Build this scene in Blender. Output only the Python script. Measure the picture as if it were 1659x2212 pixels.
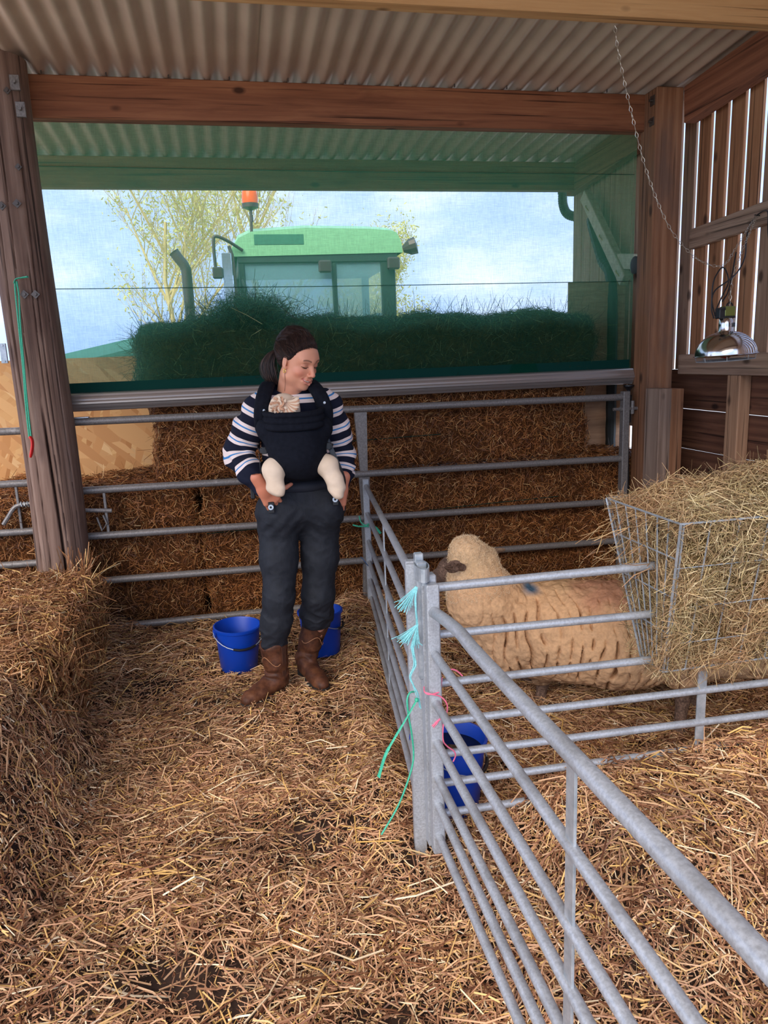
import bpy, math, random
import numpy as np
from mathutils import Vector, Matrix
random.seed(7); rng = np.random.default_rng(11)
SC = bpy.context.scene
COL = SC.collection
for o in list(bpy.data.objects): bpy.data.objects.remove(o)

# ---------------------------------------------------------------- camera
cam = bpy.data.cameras.new('camera'); cam.sensor_fit = 'HORIZONTAL'; cam.sensor_width = 36.0
cam.lens = 36.0*1580.0/1659.0; cam.clip_start = .02; cam.clip_end = 400
camo = bpy.data.objects.new('camera', cam); COL.objects.link(camo)
camo.matrix_world = Matrix(((0.977777, 0.079866, -0.193838, 0), (-0.205974, 0.193667, -0.959202, 0), (-0.039068, 0.977811, 0.205813, 1.55), (0, 0, 0, 1)))
SC.camera = camo

# ---------------------------------------------------------------- sky, sun, exposure
SUN_DIR = Vector((.46, .70, -.72))          # way the light travels
SUN_STRENGTH = 5.6
SKY_STRENGTH = 2.5
EXPOSURE = -.08
world = bpy.data.worlds.new('sky'); SC.world = world; world.use_nodes = True
nt = world.node_tree; nt.nodes.clear()
def wn(t, **k):
    n = nt.nodes.new(t)
    for a, b in k.items(): setattr(n, a, b)
    return n
wo = wn('ShaderNodeOutputWorld'); bg = wn('ShaderNodeBackground'); tc = wn('ShaderNodeTexCoord')
mp = wn('ShaderNodeMapping'); mp.inputs['Scale'].default_value = (1, 1, 2.6)
n1 = wn('ShaderNodeTexNoise'); n1.inputs['Scale'].default_value = 2.3; n1.inputs['Detail'].default_value = 6; n1.inputs['Roughness'].default_value = .55
r1 = wn('ShaderNodeValToRGB'); r1.color_ramp.elements[0].position = .36; r1.color_ramp.elements[0].color = (.34, .50, .88, 1)
r1.color_ramp.elements[1].position = .66; r1.color_ramp.elements[1].color = (.86, .94, 1.10, 1)
e = r1.color_ramp.elements.new(.5); e.color = (.48, .64, 1.02, 1)
nt.links.new(tc.outputs['Generated'], mp.inputs['Vector']); nt.links.new(mp.outputs[0], n1.inputs['Vector'])
nt.links.new(n1.outputs[0], r1.inputs[0]); nt.links.new(r1.outputs[0], bg.inputs['Color'])
bg.inputs['Strength'].default_value = SKY_STRENGTH; nt.links.new(bg.outputs[0], wo.inputs[0])
sun = bpy.data.lights.new('sun', 'SUN'); sun.energy = SUN_STRENGTH; sun.angle = math.radians(50); sun.color = (1.0, .90, .78)
suno = bpy.data.objects.new('sun', sun); COL.objects.link(suno); suno.location = (-4, -8, 7)
suno.rotation_euler = SUN_DIR.to_track_quat('-Z', 'Y').to_euler()
SC.view_settings.view_transform = 'Standard'; SC.view_settings.look = 'None'
SC.view_settings.gamma = 1; SC.view_settings.use_curve_mapping = False; SC.view_settings.exposure = EXPOSURE
SC.cycles.max_bounces = 7; SC.cycles.transparent_max_bounces = 12; SC.cycles.use_denoising = True
SC.cycles.sample_clamp_indirect = 6

# ---------------------------------------------------------------- helpers
def C(r, g, b, a=1):
    f = lambda c: (c/255/12.92) if c/255 <= .04045 else ((c/255+.055)/1.055)**2.4
    return (f(r), f(g), f(b), a)
def tag(o, label=None, cat=None, group=None, kind=None):
    if label: o['label'] = label
    if cat: o['category'] = cat
    if group: o['group'] = group
    if kind: o['kind'] = kind
    return o
def empty(name, loc=(0, 0, 0), label=None, cat=None, group=None, kind=None, parent=None):
    o = bpy.data.objects.new(name, None); COL.objects.link(o); o.location = loc; o.empty_display_size = .1
    if parent: o.parent = parent
    return tag(o, label, cat, group, kind)
def link(name, me, mat=None, parent=None):
    if mat and not me.materials: me.materials.append(mat)
    o = bpy.data.objects.new(name, me); COL.objects.link(o)
    if parent:
        o.parent = parent
        l = Vector((0, 0, 0)); q = parent
        while q: l += q.location; q = q.parent
        o.location = -l
    return o
def mesh_np(name, V, F, mat=None, smooth=True, attrs=None):
    """V (n,3), F (m,k) with k 3 or 4"""
    V = np.asarray(V, np.float32); F = np.asarray(F, np.int32); m, k = F.shape
    me = bpy.data.meshes.new(name); me.vertices.add(len(V)); me.vertices.foreach_set('co', V.ravel())
    me.loops.add(m*k); me.loops.foreach_set('vertex_index', F.ravel())
    me.polygons.add(m); me.polygons.foreach_set('loop_start', np.arange(0, m*k, k, dtype=np.int32))
    me.polygons.foreach_set('loop_total', np.full(m, k, np.int32))
    me.polygons.foreach_set('use_smooth', np.full(m, smooth, bool))
    if attrs:
        for a, (ty, arr) in attrs.items():
            at = me.attributes.new(a, ty, 'POINT')
            at.data.foreach_set('color' if ty == 'FLOAT_COLOR' else 'value', np.asarray(arr, np.float32).ravel())
    me.update(calc_edges=True); me.validate()
    if mat: me.materials.append(mat)
    return me
class MB:
    """collects plain shapes into one mesh"""
    def __init__(s): s.v = []; s.f = []
    def add(s, vs, fs):
        b = len(s.v); s.v += [tuple(map(float, v)) for v in vs]; s.f += [tuple(i+b for i in f) for f in fs]; return s
    def box(s, lo, hi, bev=0.0):
        return s.obox(((lo[0]+hi[0])/2, (lo[1]+hi[1])/2, (lo[2]+hi[2])/2), (abs(hi[0]-lo[0])/2, abs(hi[1]-lo[1])/2, abs(hi[2]-lo[2])/2), None, bev)
    def obox(s, c, h, R=None, bev=0.0):
        c = Vector(c); R = R or Matrix.Identity(3); vs = []; b = min(bev, min(h)*.45)
        if b <= 0:
            vs = [c+R@Vector((x*h[0], y*h[1], z*h[2])) for x in (-1, 1) for y in (-1, 1) for z in (-1, 1)]
            return s.add(vs, [(0, 1, 3, 2), (4, 6, 7, 5), (0, 4, 5, 1), (2, 3, 7, 6), (0, 2, 6, 4), (1, 5, 7, 3)])
        idx = {}
        for x in (-1, 1):
            for y in (-1, 1):
                for z in (-1, 1):
                    for a in range(3):
                        q = [x*(h[0]-b), y*(h[1]-b), z*(h[2]-b)]; q[a] = (x, y, z)[a]*h[a]
                        idx[(x, y, z, a)] = len(vs); vs.append(c+R@Vector(q))
        fs = []
        for a in range(3):
            u, w = [(1, 2), (2, 0), (0, 1)][a]
            for sg in (-1, 1):
                q = []
                for (p, r) in ((-1, -1), (1, -1), (1, 1), (-1, 1)):
                    k = [0, 0, 0]; k[a] = sg; k[u] = p; k[w] = r; q.append(idx[(*k, a)])
                fs.append(tuple(q if sg > 0 else q[::-1]))
        for a in range(3):                       # edge strips along axis a
            u, w = [(1, 2), (2, 0), (0, 1)][a]
            for p in (-1, 1):
                for r in (-1, 1):
                    k0 = [0, 0, 0]; k0[u] = p; k0[w] = r; k0[a] = -1; k1 = list(k0); k1[a] = 1
                    q = (idx[(*k0, u)], idx[(*k1, u)], idx[(*k1, w)], idx[(*k0, w)])
                    fs.append(q if p*r < 0 else q[::-1])
        for x in (-1, 1):
            for y in (-1, 1):
                for z in (-1, 1):
                    q = (idx[(x, y, z, 0)], idx[(x, y, z, 1)], idx[(x, y, z, 2)]); fs.append(q if x*y*z > 0 else q[::-1])
        return s.add(vs, fs)
    def tube(s, pts, r, n=8, caps=True, flat=1.0, up=None):
        pts = [Vector(p) for p in pts]; m = len(pts); rs = r if isinstance(r, (list, tuple)) else [r]*m
        t = [(pts[min(i+1, m-1)]-pts[max(i-1, 0)]).normalized() for i in range(m)]
        a = Vector(up) if up else (Vector((0, 0, 1)) if abs(t[0].z) < .9 else Vector((1, 0, 0)))
        u = (a-t[0]*a.dot(t[0])).normalized(); vs = []
        for i in range(m):
            u = (u-t[i]*u.dot(t[i])); u = u.normalized() if u.length > 1e-6 else t[i].orthogonal().normalized(); w = t[i].cross(u)
            for k in range(n):
                an = 2*math.pi*k/n; vs.append(pts[i]+(u*math.cos(an)*flat+w*math.sin(an))*rs[i])
        fs = [(i*n+k, i*n+(k+1) % n, (i+1)*n+(k+1) % n, (i+1)*n+k) for i in range(m-1) for k in range(n)]
        if caps: fs += [tuple(range(n-1, -1, -1)), tuple(range((m-1)*n, m*n))]
        return s.add(vs, fs)
    def lathe(s, prof, c=(0, 0, 0), n=32, R=None):
        c = Vector(c); R = R or Matrix.Identity(3); m = len(prof)
        vs = [c+R@Vector((p[0]*math.cos(2*math.pi*k/n), p[0]*math.sin(2*math.pi*k/n), p[1])) for p in prof for k in range(n)]
        return s.add(vs, [(i*n+k, i*n+(k+1) % n, (i+1)*n+(k+1) % n, (i+1)*n+k) for i in range(m-1) for k in range(n)])
    def ball(s, c, r, n=12, R=None):
        r = (r, r, r) if isinstance(r, (int, float)) else r; R = R or Matrix.Identity(3); c = Vector(c); m = n//2
        vs = [c+R@Vector((r[0]*math.sin(math.pi*i/m)*math.cos(2*math.pi*k/n), r[1]*math.sin(math.pi*i/m)*math.sin(2*math.pi*k/n), r[2]*math.cos(math.pi*i/m))) for i in range(m+1) for k in range(n)]
        return s.add(vs, [(i*n+k, (i+1)*n+k, (i+1)*n+(k+1) % n, i*n+(k+1) % n) for i in range(m) for k in range(n)])
    def mesh(s, name, mat=None, smooth=False):
        me = bpy.data.meshes.new(name); me.from_pydata(s.v, [], s.f); me.update()
        if smooth: me.polygons.foreach_set('use_smooth', [True]*len(me.polygons)); me.set_sharp_from_angle(angle=math.radians(50))
        if mat: me.materials.append(mat)
        return me
    def build(s, name, mat, parent=None, smooth=False): return link(name, s.mesh(name, mat, smooth), None, parent)
def spline(pts, n=8):
    """Catmull-Rom through the points"""
    P = [Vector(p) for p in pts]; P = [P[0]*2-P[1]]+P+[P[-1]*2-P[-2]]; out = []
    for i in range(1, len(P)-2):
        for k in range(n):
            t = k/n; out.append(.5*((2*P[i])+(P[i+1]-P[i-1])*t+(2*P[i-1]-5*P[i]+4*P[i+1]-P[i+2])*t*t+(3*P[i]-P[i-1]-3*P[i+1]+P[i+2])*t**3))
    return out+[P[-2]]
def frame(zdir, xhint=(1, 0, 0)):
    z = Vector(zdir).normalized(); x = Vector(xhint); x = (x-z*x.dot(z)).normalized(); y = z.cross(x)
    return Matrix((x, y, z)).transposed()

# ---------------------------------------------------------------- materials
class Mat:
    def __init__(s, name, rough=.6, metal=0.0, base=None, spec=.5):
        s.m = bpy.data.materials.new(name); s.m.use_nodes = True; s.t = s.m.node_tree
        s.b = s.t.nodes['Principled BSDF']; s.b.inputs['Roughness'].default_value = rough; s.b.inputs['Metallic'].default_value = metal
        s.b.inputs['Specular IOR Level'].default_value = spec
        if base: s.b.inputs['Base Color'].default_value = base
        s.m.diffuse_color = base or (.5, .5, .5, 1)
    def n(s, t, **k):
        n = s.t.nodes.new(t)
        for a, b in k.items():
            if a in n.inputs: n.inputs[a].default_value = b
            else: setattr(n, a, b)
        return n
    def l(s, a, b): s.t.links.new(a, b); return s
    def coords(s, scale=(1, 1, 1), kind='Object', rot=(0, 0, 0)):
        tc = s.n('ShaderNodeTexCoord'); mp = s.n('ShaderNodeMapping'); mp.inputs['Scale'].default_value = scale; mp.inputs['Rotation'].default_value = rot
        s.l(tc.outputs[kind], mp.inputs[0]); return mp.outputs[0]
    def noise(s, vec, scale, detail=3, rough=.5, dist=0):
        n = s.n('ShaderNodeTexNoise'); n.inputs['Scale'].default_value = scale; n.inputs['Detail'].default_value = detail
        n.inputs['Roughness'].default_value = rough; n.inputs['Distortion'].default_value = dist
        s.l(vec, n.inputs['Vector']); return n.outputs[0]
    def ramp(s, fac, stops, mode='LINEAR'):
        r = s.n('ShaderNodeValToRGB'); cr = r.color_ramp; cr.interpolation = mode
        while len(cr.elements) < len(stops): cr.elements.new(.5)
        for e, (p, c) in zip(cr.elements, stops): e.position = p; e.color = c if len(c) == 4 else (*c, 1)
        s.l(fac, r.inputs[0]); return r.outputs[0]
    def mix(s, fac, a, b, mode='MIX'):
        m = s.n('ShaderNodeMix', data_type='RGBA', blend_type=mode)
        for i, v in ((0, fac), (6, a), (7, b)):
            if isinstance(v, (int, float, tuple)): m.inputs[i].default_value = v
            else: s.l(v, m.inputs[i])
        return m.outputs[2]
    def math(s, op, a, b=0.0, c=0.0):
        m = s.n('ShaderNodeMath', operation=op)
        for i, v in enumerate((a, b, c)):
            if isinstance(v, (int, float)): m.inputs[i].default_value = v
            else: s.l(v, m.inputs[i])
        return m.outputs[0]
    def col(s, c): s.l(c, s.b.inputs['Base Color']); return s
    def bump(s, h, strength=.3, dist=.01):
        b = s.n('ShaderNodeBump'); b.inputs['Strength'].default_value = strength; b.inputs['Distance'].default_value = dist
        s.l(h, b.inputs['Height']); s.l(b.outputs[0], s.b.inputs['Normal']); return s
G3 = lambda v: (v, v, v, 1)
def straw_mat(name, stops, rough=.55, trans=.0, big=None):
    m = Mat(name, rough=rough, spec=.35); g = m.n('ShaderNodeNewGeometry')
    c = m.ramp(g.outputs['Random Per Island'], stops)
    v = m.coords(kind='Object'); f = m.noise(v, 2.6, 4)
    c = m.mix(1.0, c, m.ramp(f, [(.3, G3(.66)), (.7, G3(1.12))]), 'MULTIPLY')
    if big: c = m.mix(m.ramp(m.noise(v, 3.1, 2), [(.42, G3(0)), (.70, G3(.42))]), c, big)
    m.col(c); return m.m
def wood_mat(name, cols, axis='z', scale=1.0, rough=.75, bump=.35, knots=True, dark=None):
    m = Mat(name, rough=rough, spec=.25)
    a = 'xyz'.index(axis); sc = [11*scale]*3; sc[a] = .8*scale
    v = m.coords(tuple(sc)); g = m.noise(v, 2.4, 6, .62, .9)
    w = m.n('ShaderNodeTexWave', bands_direction='XYZ'[(a+1) % 3]); w.inputs['Scale'].default_value = .55; w.inputs['Distortion'].default_value = 5.5
    w.inputs['Detail'].default_value = 3; w.inputs['Detail Scale'].default_value = .8; m.l(v, w.inputs['Vector'])
    sc4 = [95*scale]*3; sc4[a] = 1.6*scale; fine = m.noise(m.coords(tuple(sc4)), 1.0, 4, .65)
    f = m.mix(.3, m.mix(.22, g, w.outputs['Fac']), fine)
    c = m.ramp(f, [(.22, cols[0]), (.5, cols[1]), (.78, cols[2])])
    sc2 = [4*scale]*3; sc2[a] = 1.1*scale
    if knots:
        vo = m.n('ShaderNodeTexVoronoi'); vo.inputs['Scale'].default_value = 1.3; m.l(m.coords(tuple([5*scale if i != a else 2.6*scale for i in range(3)])), vo.inputs['Vector'])
        c = m.mix(m.ramp(vo.outputs['Distance'], [(.07, G3(.9)), (.15, G3(0))]), c, tuple(x*.35 for x in cols[0][:3])+(1,))
    if dark:
        c = m.mix(m.ramp(m.noise(m.coords(tuple(sc2)), 1.0, 4, .6), [(.5, G3(0)), (.68, G3(.8))]), c, dark)
    sc3 = [60*scale]*3; sc3[a] = .7*scale
    cr = m.noise(m.coords(tuple(sc3)), 1.0, 3, .6)
    c = m.mix(m.ramp(cr, [(.34, G3(.85)), (.42, G3(0))]), c, tuple(x*.3 for x in cols[0][:3])+(1,))
    m.col(c); m.bump(m.mix(.5, f, cr), bump, .006); return m.m
def plain(name, base, rough=.6, metal=0, spec=.5, nz=None, bump=None):
    m = Mat(name, rough, metal, base, spec)
    if nz:
        v = m.coords(); f = m.noise(v, nz[0], 4, .6)
        m.col(m.mix(m.ramp(f, [(.35, G3(0)), (.7, G3(1))]), base, nz[1]))
        if bump: m.bump(f, bump, .004)
    elif bump:
        v = m.coords(); m.bump(m.noise(v, 90, 4, .6), bump, .003)
    return m.m
M = {}
M['straw'] = straw_mat('straw', [(0, C(96, 56, 28)), (.25, C(148, 94, 54)), (.55, C(188, 132, 86)), (.8, C(210, 158, 104)), (.93, C(224, 178, 100)), (1, C(240, 216, 170))])
M['straw_floor'] = straw_mat('straw_floor', [(0, C(88, 50, 30)), (.18, C(144, 95, 64)), (.45, C(194, 144, 106)), (.72, C(220, 176, 132)), (.9, C(228, 180, 100)), (1, C(246, 226, 192))])
M['straw_bale'] = straw_mat('straw_bale', [(0, C(82, 44, 20)), (.3, C(132, 78, 38)), (.7, C(172, 108, 56)), (.92, C(200, 140, 80)), (1, C(224, 184, 126))])
M['hay'] = straw_mat('hay', [(0, C(98, 76, 50)), (.25, C(152, 122, 84)), (.5, C(188, 156, 112)), (.68, C(168, 152, 108)), (.86, C(212, 184, 126)), (1, C(236, 216, 170))], big=C(182, 128, 88))
M['hay_green_shade'] = straw_mat('hay_green_shade', [(0, C(30, 30, 16)), (.5, C(62, 60, 34)), (.9, C(104, 98, 60)), (1, C(190, 176, 120))])  # stalk colours darkened to carry the shade behind the netting
M['straw_core'] = plain('straw_core', C(96, 58, 30), .9, spec=.1, nz=(38, C(52, 30, 15)), bump=.6)
M['hay_core'] = plain('hay_core', C(104, 84, 48), .9, spec=.1, nz=(38, C(60, 46, 26)), bump=.6)
M['soil'] = plain('soil', C(74, 56, 46), .95, spec=.15, nz=(14, C(44, 32, 26)), bump=.8)
m = Mat('galvanised', rough=.42, metal=.4); v = m.coords()
f = m.noise(v, 160, 3, .6); f2 = m.noise(v, 9, 4, .6)
c = m.mix(m.ramp(f, [(.35, G3(0)), (.65, G3(1))]), C(158, 160, 162), C(182, 184, 187)); c = m.mix(m.ramp(f2, [(.5, G3(0)), (.75, G3(.55))]), c, C(112, 108, 104))
m.col(c); m.l(m.ramp(f, [(.3, G3(.38)), (.7, G3(.58))]), m.b.inputs['Roughness']); m.bump(f, .15, .002); M['galv'] = m.m
m = Mat('galvanised_dull', rough=.5, metal=.35); v = m.coords()
f = m.noise(v, 120, 3, .6); f2 = m.noise(v, 7, 4, .6)
c = m.mix(m.ramp(f, [(.35, G3(0)), (.65, G3(1))]), C(112, 106, 102), C(138, 132, 127)); c = m.mix(m.ramp(f2, [(.66, G3(0)), (.74, G3(.8))]), c, C(176, 170, 165))
m.col(c); m.bump(f, .12, .002); M['galv_dull'] = m.m
M['galv_bright'] = plain('galv_bright', C(186, 190, 192), .35, .5, nz=(40, C(150, 158, 163)))
M['alu'] = plain('roller_aluminium', C(176, 168, 162), .3, .7)
M['beam'] = wood_mat('beam_timber', (C(92, 52, 34), C(140, 88, 60), C(172, 116, 80)), 'x', dark=C(84, 48, 32))
M['beam_pale'] = wood_mat('beam_pale', (C(150, 104, 62), C(196, 148, 96), C(214, 170, 116)), 'x')
M['rafter'] = wood_mat('rafter_timber', (C(96, 56, 40), C(136, 86, 62), C(160, 106, 78)), 'y', knots=False)
M['post'] = wood_mat('post_timber', (C(104, 68, 46), C(150, 104, 74), C(178, 132, 98)), 'z', dark=C(112, 88, 74))
M['post_grey'] = wood_mat('weathered_timber', (C(98, 78, 66), C(142, 118, 102), C(170, 146, 128)), 'z')
M['pole'] = wood_mat('pole_wood', (C(78, 58, 48), C(122, 96, 82), C(156, 130, 114)), 'z', scale=.9, knots=False, dark=C(78, 54, 46), bump=.7)
M['slat'] = wood_mat('slat_wood', (C(112, 72, 48), C(160, 112, 78), C(186, 140, 104)), 'z')
M['slat_old'] = wood_mat('slat_wood_grey', (C(112, 84, 66), C(156, 124, 100), C(180, 150, 124)), 'z')
M['plank'] = wood_mat('plank_wood', (C(66, 40, 30), C(104, 68, 50), C(132, 92, 68)), 'y')
M['stud_wood'] = wood_mat('stud_wood', (C(126, 90, 66), C(168, 128, 98), C(190, 150, 118)), 'z')
M['pale_wood'] = plain('pale_wood', C(206, 196, 170), .7, nz=(30, C(180, 168, 140)))
M['rail_wood'] = wood_mat('rail_wood', (C(106, 82, 66), C(152, 124, 104), C(182, 154, 130)), 'y')
# oriented strand board
m = Mat('strand_board', rough=.6, spec=.3); c = None
for i, (rt, sx, sz, sc, a, b) in enumerate([(.5, 1, 4.5, 5, C(206, 150, 92), C(226, 178, 118)), (-.7, 1, 5, 4.2, C(190, 130, 78), C(232, 190, 134)), (1.3, 1, 4.6, 4.8, C(214, 156, 98), C(184, 124, 70)), (2.4, 1, 5, 4, C(222, 170, 112), C(196, 138, 84))]):
    mp1 = m.coords((1, 1, 1), rot=(0, rt, 0)); mp = m.n('ShaderNodeMapping'); mp.inputs['Scale'].default_value = (sx, 1, sz); mp.inputs['Location'].default_value = (i*3.1, i, i*1.7); m.l(mp1, mp.inputs[0])
    vo = m.n('ShaderNodeTexVoronoi'); vo.inputs['Scale'].default_value = sc; m.l(mp.outputs[0], vo.inputs['Vector'])
    sep = m.n('ShaderNodeSeparateColor'); m.l(vo.outputs['Color'], sep.inputs[0])
    ci = m.ramp(sep.outputs[0], [(0, a), (1, b)])
    c = ci if c is None else m.mix(m.ramp(sep.outputs[1], [(.5, G3(0)), (.56, G3(1))]), c, ci)
m.col(c); M['osb'] = m.m
m = Mat('plywood', rough=.7, spec=.3); m.col(m.ramp(m.noise(m.coords((2, 2, 16)), 3, 5, .6, .6), [(.3, C(170, 128, 96)), (.7, C(200, 158, 122))])); M['ply'] = m.m
M['roof'] = plain('roof_sheet', C(200, 176, 154), .4, .1, nz=(3, C(184, 158, 138)))
M['blue'] = plain('blue_plastic', C(4, 60, 164), .4)
M['water'] = plain('water', C(14, 16, 20), .03)
M['black'] = plain('black_plastic', C(24, 24, 26), .45)
M['rubber'] = plain('dark_rubber', C(30, 27, 25), .7)
M['twine_green'] = plain('twine_green', C(62, 178, 140), .6, nz=(200, C(40, 140, 108)))
M['twine_pale'] = plain('twine_pale', C(138, 206, 206), .7, nz=(200, C(110, 176, 178)))
M['twine_pink'] = plain('twine_pink', C(232, 110, 136), .6)
M['twine_blue'] = plain('twine_blue', C(56, 84, 120), .6)
M['red'] = plain('red_plastic', C(206, 34, 30), .4)
M['chrome'] = plain('spun_aluminium', C(206, 202, 198), .16, 1.0)
M['chain'] = plain('chain_steel', C(200, 190, 172), .3, .8)
M['steel'] = plain('bracket_steel', C(96, 88, 82), .45, .7)
M['pipe_green'] = plain('dark_pipe', C(40, 44, 42), .6)
M['tractor'] = plain('tractor_green', C(146, 212, 150), .35)
M['tractor_dark'] = plain('tractor_dark', C(44, 70, 60), .5)
M['amber'] = plain('amber', C(255, 104, 10), .2)
m = Mat('tinted_glass', rough=.05, base=C(150, 205, 205)); m.b.inputs['Alpha'].default_value = .38; M['glass'] = m.m
M['bark'] = plain('willow_bark', C(206, 188, 120), .8, nz=(6, C(176, 164, 112)))
M['leaf'] = plain('spring_leaf', C(206, 206, 120), .6)
M['grass'] = plain('field', C(96, 116, 62), .95, nz=(1.2, C(120, 130, 78)))
M['yard'] = plain('yard', C(206, 200, 186), .95, nz=(3, C(186, 176, 160)))
# shade netting: open weave, part see-through, the yarn itself green and lit from either side
m = Mat('shade_netting', rough=.9); t = m.t; t.nodes.remove(m.b)
out = t.nodes['Material Output']; tr = m.n('ShaderNodeBsdfTransparent'); df = m.n('ShaderNodeBsdfDiffuse'); tl = m.n('ShaderNodeBsdfTranslucent')
df.inputs[0].default_value = C(22, 84, 64); tl.inputs[0].default_value = C(124, 210, 160)
mx = m.n('ShaderNodeMixShader'); mx.inputs[0].default_value = .5; m.l(df.outputs[0], mx.inputs[1]); m.l(tl.outputs[0], mx.inputs[2])
v = m.coords((1, 1, 1)); wv = m.noise(m.coords((24, 1, 320)), 1, 2, .6); wh = m.noise(m.coords((300, 1, 22)), 1, 2, .6)
den = m.ramp(m.mix(.5, wv, wh), [(.36, G3(.42)), (.64, G3(.57))])
m2 = m.n('ShaderNodeMixShader'); m.l(den, m2.inputs[0]); m.l(tr.outputs[0], m2.inputs[1]); m.l(mx.outputs[0], m2.inputs[2]); m.l(m2.outputs[0], out.inputs[0])
M['net'] = m.m
M['net_hem'] = plain('net_hem', C(14, 56, 48), .9, spec=.1)

# ================================================================ the setting
RZ = lambda y: 3.045-.0756*(y-4.4)           # underside of the roof sheets
def hgt(x, y):
    """height of the bedding"""
    x = np.asarray(x, float); y = np.asarray(y, float)
    S = lambda t: np.clip(t, 0, 1)**2*(3-2*np.clip(t, 0, 1))
    h = .012*np.sin(x*5.1+y*2.3)+.012*np.sin(y*6.3-x*3.1+1)+.006*np.sin(x*17+y*13)
    xb = .515+(np.clip(y, 1.95, 4.4)-1.95)*.105
    right = S((x-xb)/.10)
    h = h+right*np.where(y < 2.0, .05+.19*S((x-.65)/.35)*S((y-1.05)/.7), .04+.20*S((x-.75)/.3)*S((2.12-y)/.14)*1.0)
    h = h+.05*S(1-np.abs(x-xb+.12)/.16)*S((y-1.7)/1.0)
    h = h+.40*S((-.60-x)/.32)*S((y-1.65)/.75)*S((3.3-y)/.5)+.06*S((-.55-x)/.3)*S((y-1.0)/.8)
    h = h+.03*S((y-3.7)/.5)
    return h
def bare(x, y):
    """0..1 how thin the bedding lies"""
    b = np.zeros_like(x)
    for cx_, cy_, rx, ry, s in [(0.127, 2.228, 0.3, 0.16, 0.9), (0.073, 2.698, 0.2, 0.12, 0.5), (-0.279, 1.69, 0.26, 0.1, 0.95), (-0.138, 1.612, 0.16, 0.08, 0.8), (0.268, 1.455, 0.12, 0.06, 0.9), (0.05, 3.898, 0.25, 0.18, 0.7), (-0.489, 3.569, 0.22, 0.14, 0.75), (-0.17, 3.268, 0.25, 0.08, 0.8), (0.33, 2.939, 0.2, 0.1, 0.6), (0.434, 3.348, 0.12, 0.2, 0.6), (0.464, 1.993, 0.1, 0.08, 0.9), (0.244, 2.581, 0.18, 0.08, 0.8), (-0.45, 4.274, 0.3, 0.25, 0.6)]:
        b = np.maximum(b, s*np.exp(-(((x-cx_)/rx)**2+((y-cy_)/ry)**2)))
    n = np.sin(x*21+3*np.sin(y*9))*np.sin(y*19+2*np.sin(x*13))
    return np.clip(b+.12*n*(b > .15), 0, 1)
# floor: the trodden soil, one sheet that runs on outside as the yard
gx = np.linspace(-2.2, 3.0, 131); gy = np.linspace(-.8, 4.9, 143); GX, GY = np.meshgrid(gx, gy)
GZ = hgt(GX, GY)-.03+.004*np.sin(GX*60)*np.sin(GY*55)
V = np.stack([GX, GY, GZ], -1).reshape(-1, 3); i0 = (np.arange(142)[:, None]*131+np.arange(130)[None]).ravel()
floor = link('floor', mesh_np('floor', V, np.stack([i0, i0+1, i0+132, i0+131], -1), M['soil'])); tag(floor, kind='structure')
yard = MB().box((-70, -40, -.12), (70, 90, -.06)).build('yard_ground', M['yard']); tag(yard, kind='structure')

# roof of corrugated sheets (each sheet a piece) on timber purlins
ceiling = empty('ceiling', kind='structure')
def sheet(x0, x1, y0, y1, dz=0):
    xs = np.arange(x0, x1+.001, .105/12); ys = np.array([y0, (y0+y1)/2, y1]); th = .0012
    V = []; F = []
    for s in (0, 1):
        for y in ys:
            for x in xs: V.append((x, y, RZ(y)+.022+dz+.0155*math.cos(2*math.pi*(x-.28)/.105)+s*th))
    nx = len(xs); k = nx*3
    for s in (0, 1):
        for j in range(2):
            for i in range(nx-1):
                q = (s*k+j*nx+i, s*k+j*nx+i+1, s*k+(j+1)*nx+i+1, s*k+(j+1)*nx+i); F.append(q if s else q[::-1])
    return link('roof_sheet', mesh_np('roof_sheet', V, F, M['roof']), None, ceiling)
sheet(-2.87, -1.19, -.5, 6.0, .003); sheet(-1.295, .28, -.5, 6.0); sheet(.28-.0525, 3.02, -.5, 6.0, .004)
# bolts through the sheets over the middle purlin
k = 0
for x in np.arange(-.81, 2.6, .315): MB().tube([(x, 4.385, RZ(4.4)-.002), (x, 4.385, RZ(4.4)+.03)], .0035, 6).build('roofing_screw', M['steel'], ceiling)
for n_, (x0, x1, y0, y1, zt, hh, mt) in enumerate([(-3, 3.0, 3.19, 3.265, None, .2, 'beam_pale'), (-.90, 2.605, 4.40, 4.475, None, .207, 'beam'), (-3.0, 2.78, 5.58, 5.655, None, .2, 'beam'), (-3, 3.0, 1.6, 1.675, None, .2, 'beam'), (-3, 3, .1, .175, None, .2, 'beam')]):
    z = RZ(y0)-.0; b = MB().box((x0, y0, z-hh), (x1, y1, z), .004).build('roof_beam', M[mt]); tag(b, kind='structure')
# right-hand wall: post, rafter, slats on rails above, wide planks below
post = MB().box((2.60, 4.27, -.05), (2.776, 4.44, RZ(4.35)-.0), .006).build('corner_post', M['post']); tag(post, kind='structure')
for z0, z1 in ((2.955, 3.01), (2.845, 2.89)):
    p = MB().box((2.594, 4.29, z0), (2.6005, 4.335, z1), .001); p.tube([(2.575, 4.31, (z0+z1)/2), (2.6, 4.31, (z0+z1)/2)], .008, 8); p.build('corner_bracket', M['steel'], post)
wall = empty('wall_right', kind='structure')
def yz_beam(y0, z0, y1, z1, x0, x1, h, mat, name, parent=wall):
    a = Vector(((x0+x1)/2, (y0+y1)/2, (z0+z1)/2)); d = Vector((0, y1-y0, z1-z0)); L = d.length; d.normalize()
    R = Matrix(((1, 0, 0), (0, d.y, -d.z), (0, d.z, d.y)))
    return MB().obox(a, (abs(x1-x0)/2, L/2, h/2), R, .004).build(name, M[mat], parent)
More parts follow.
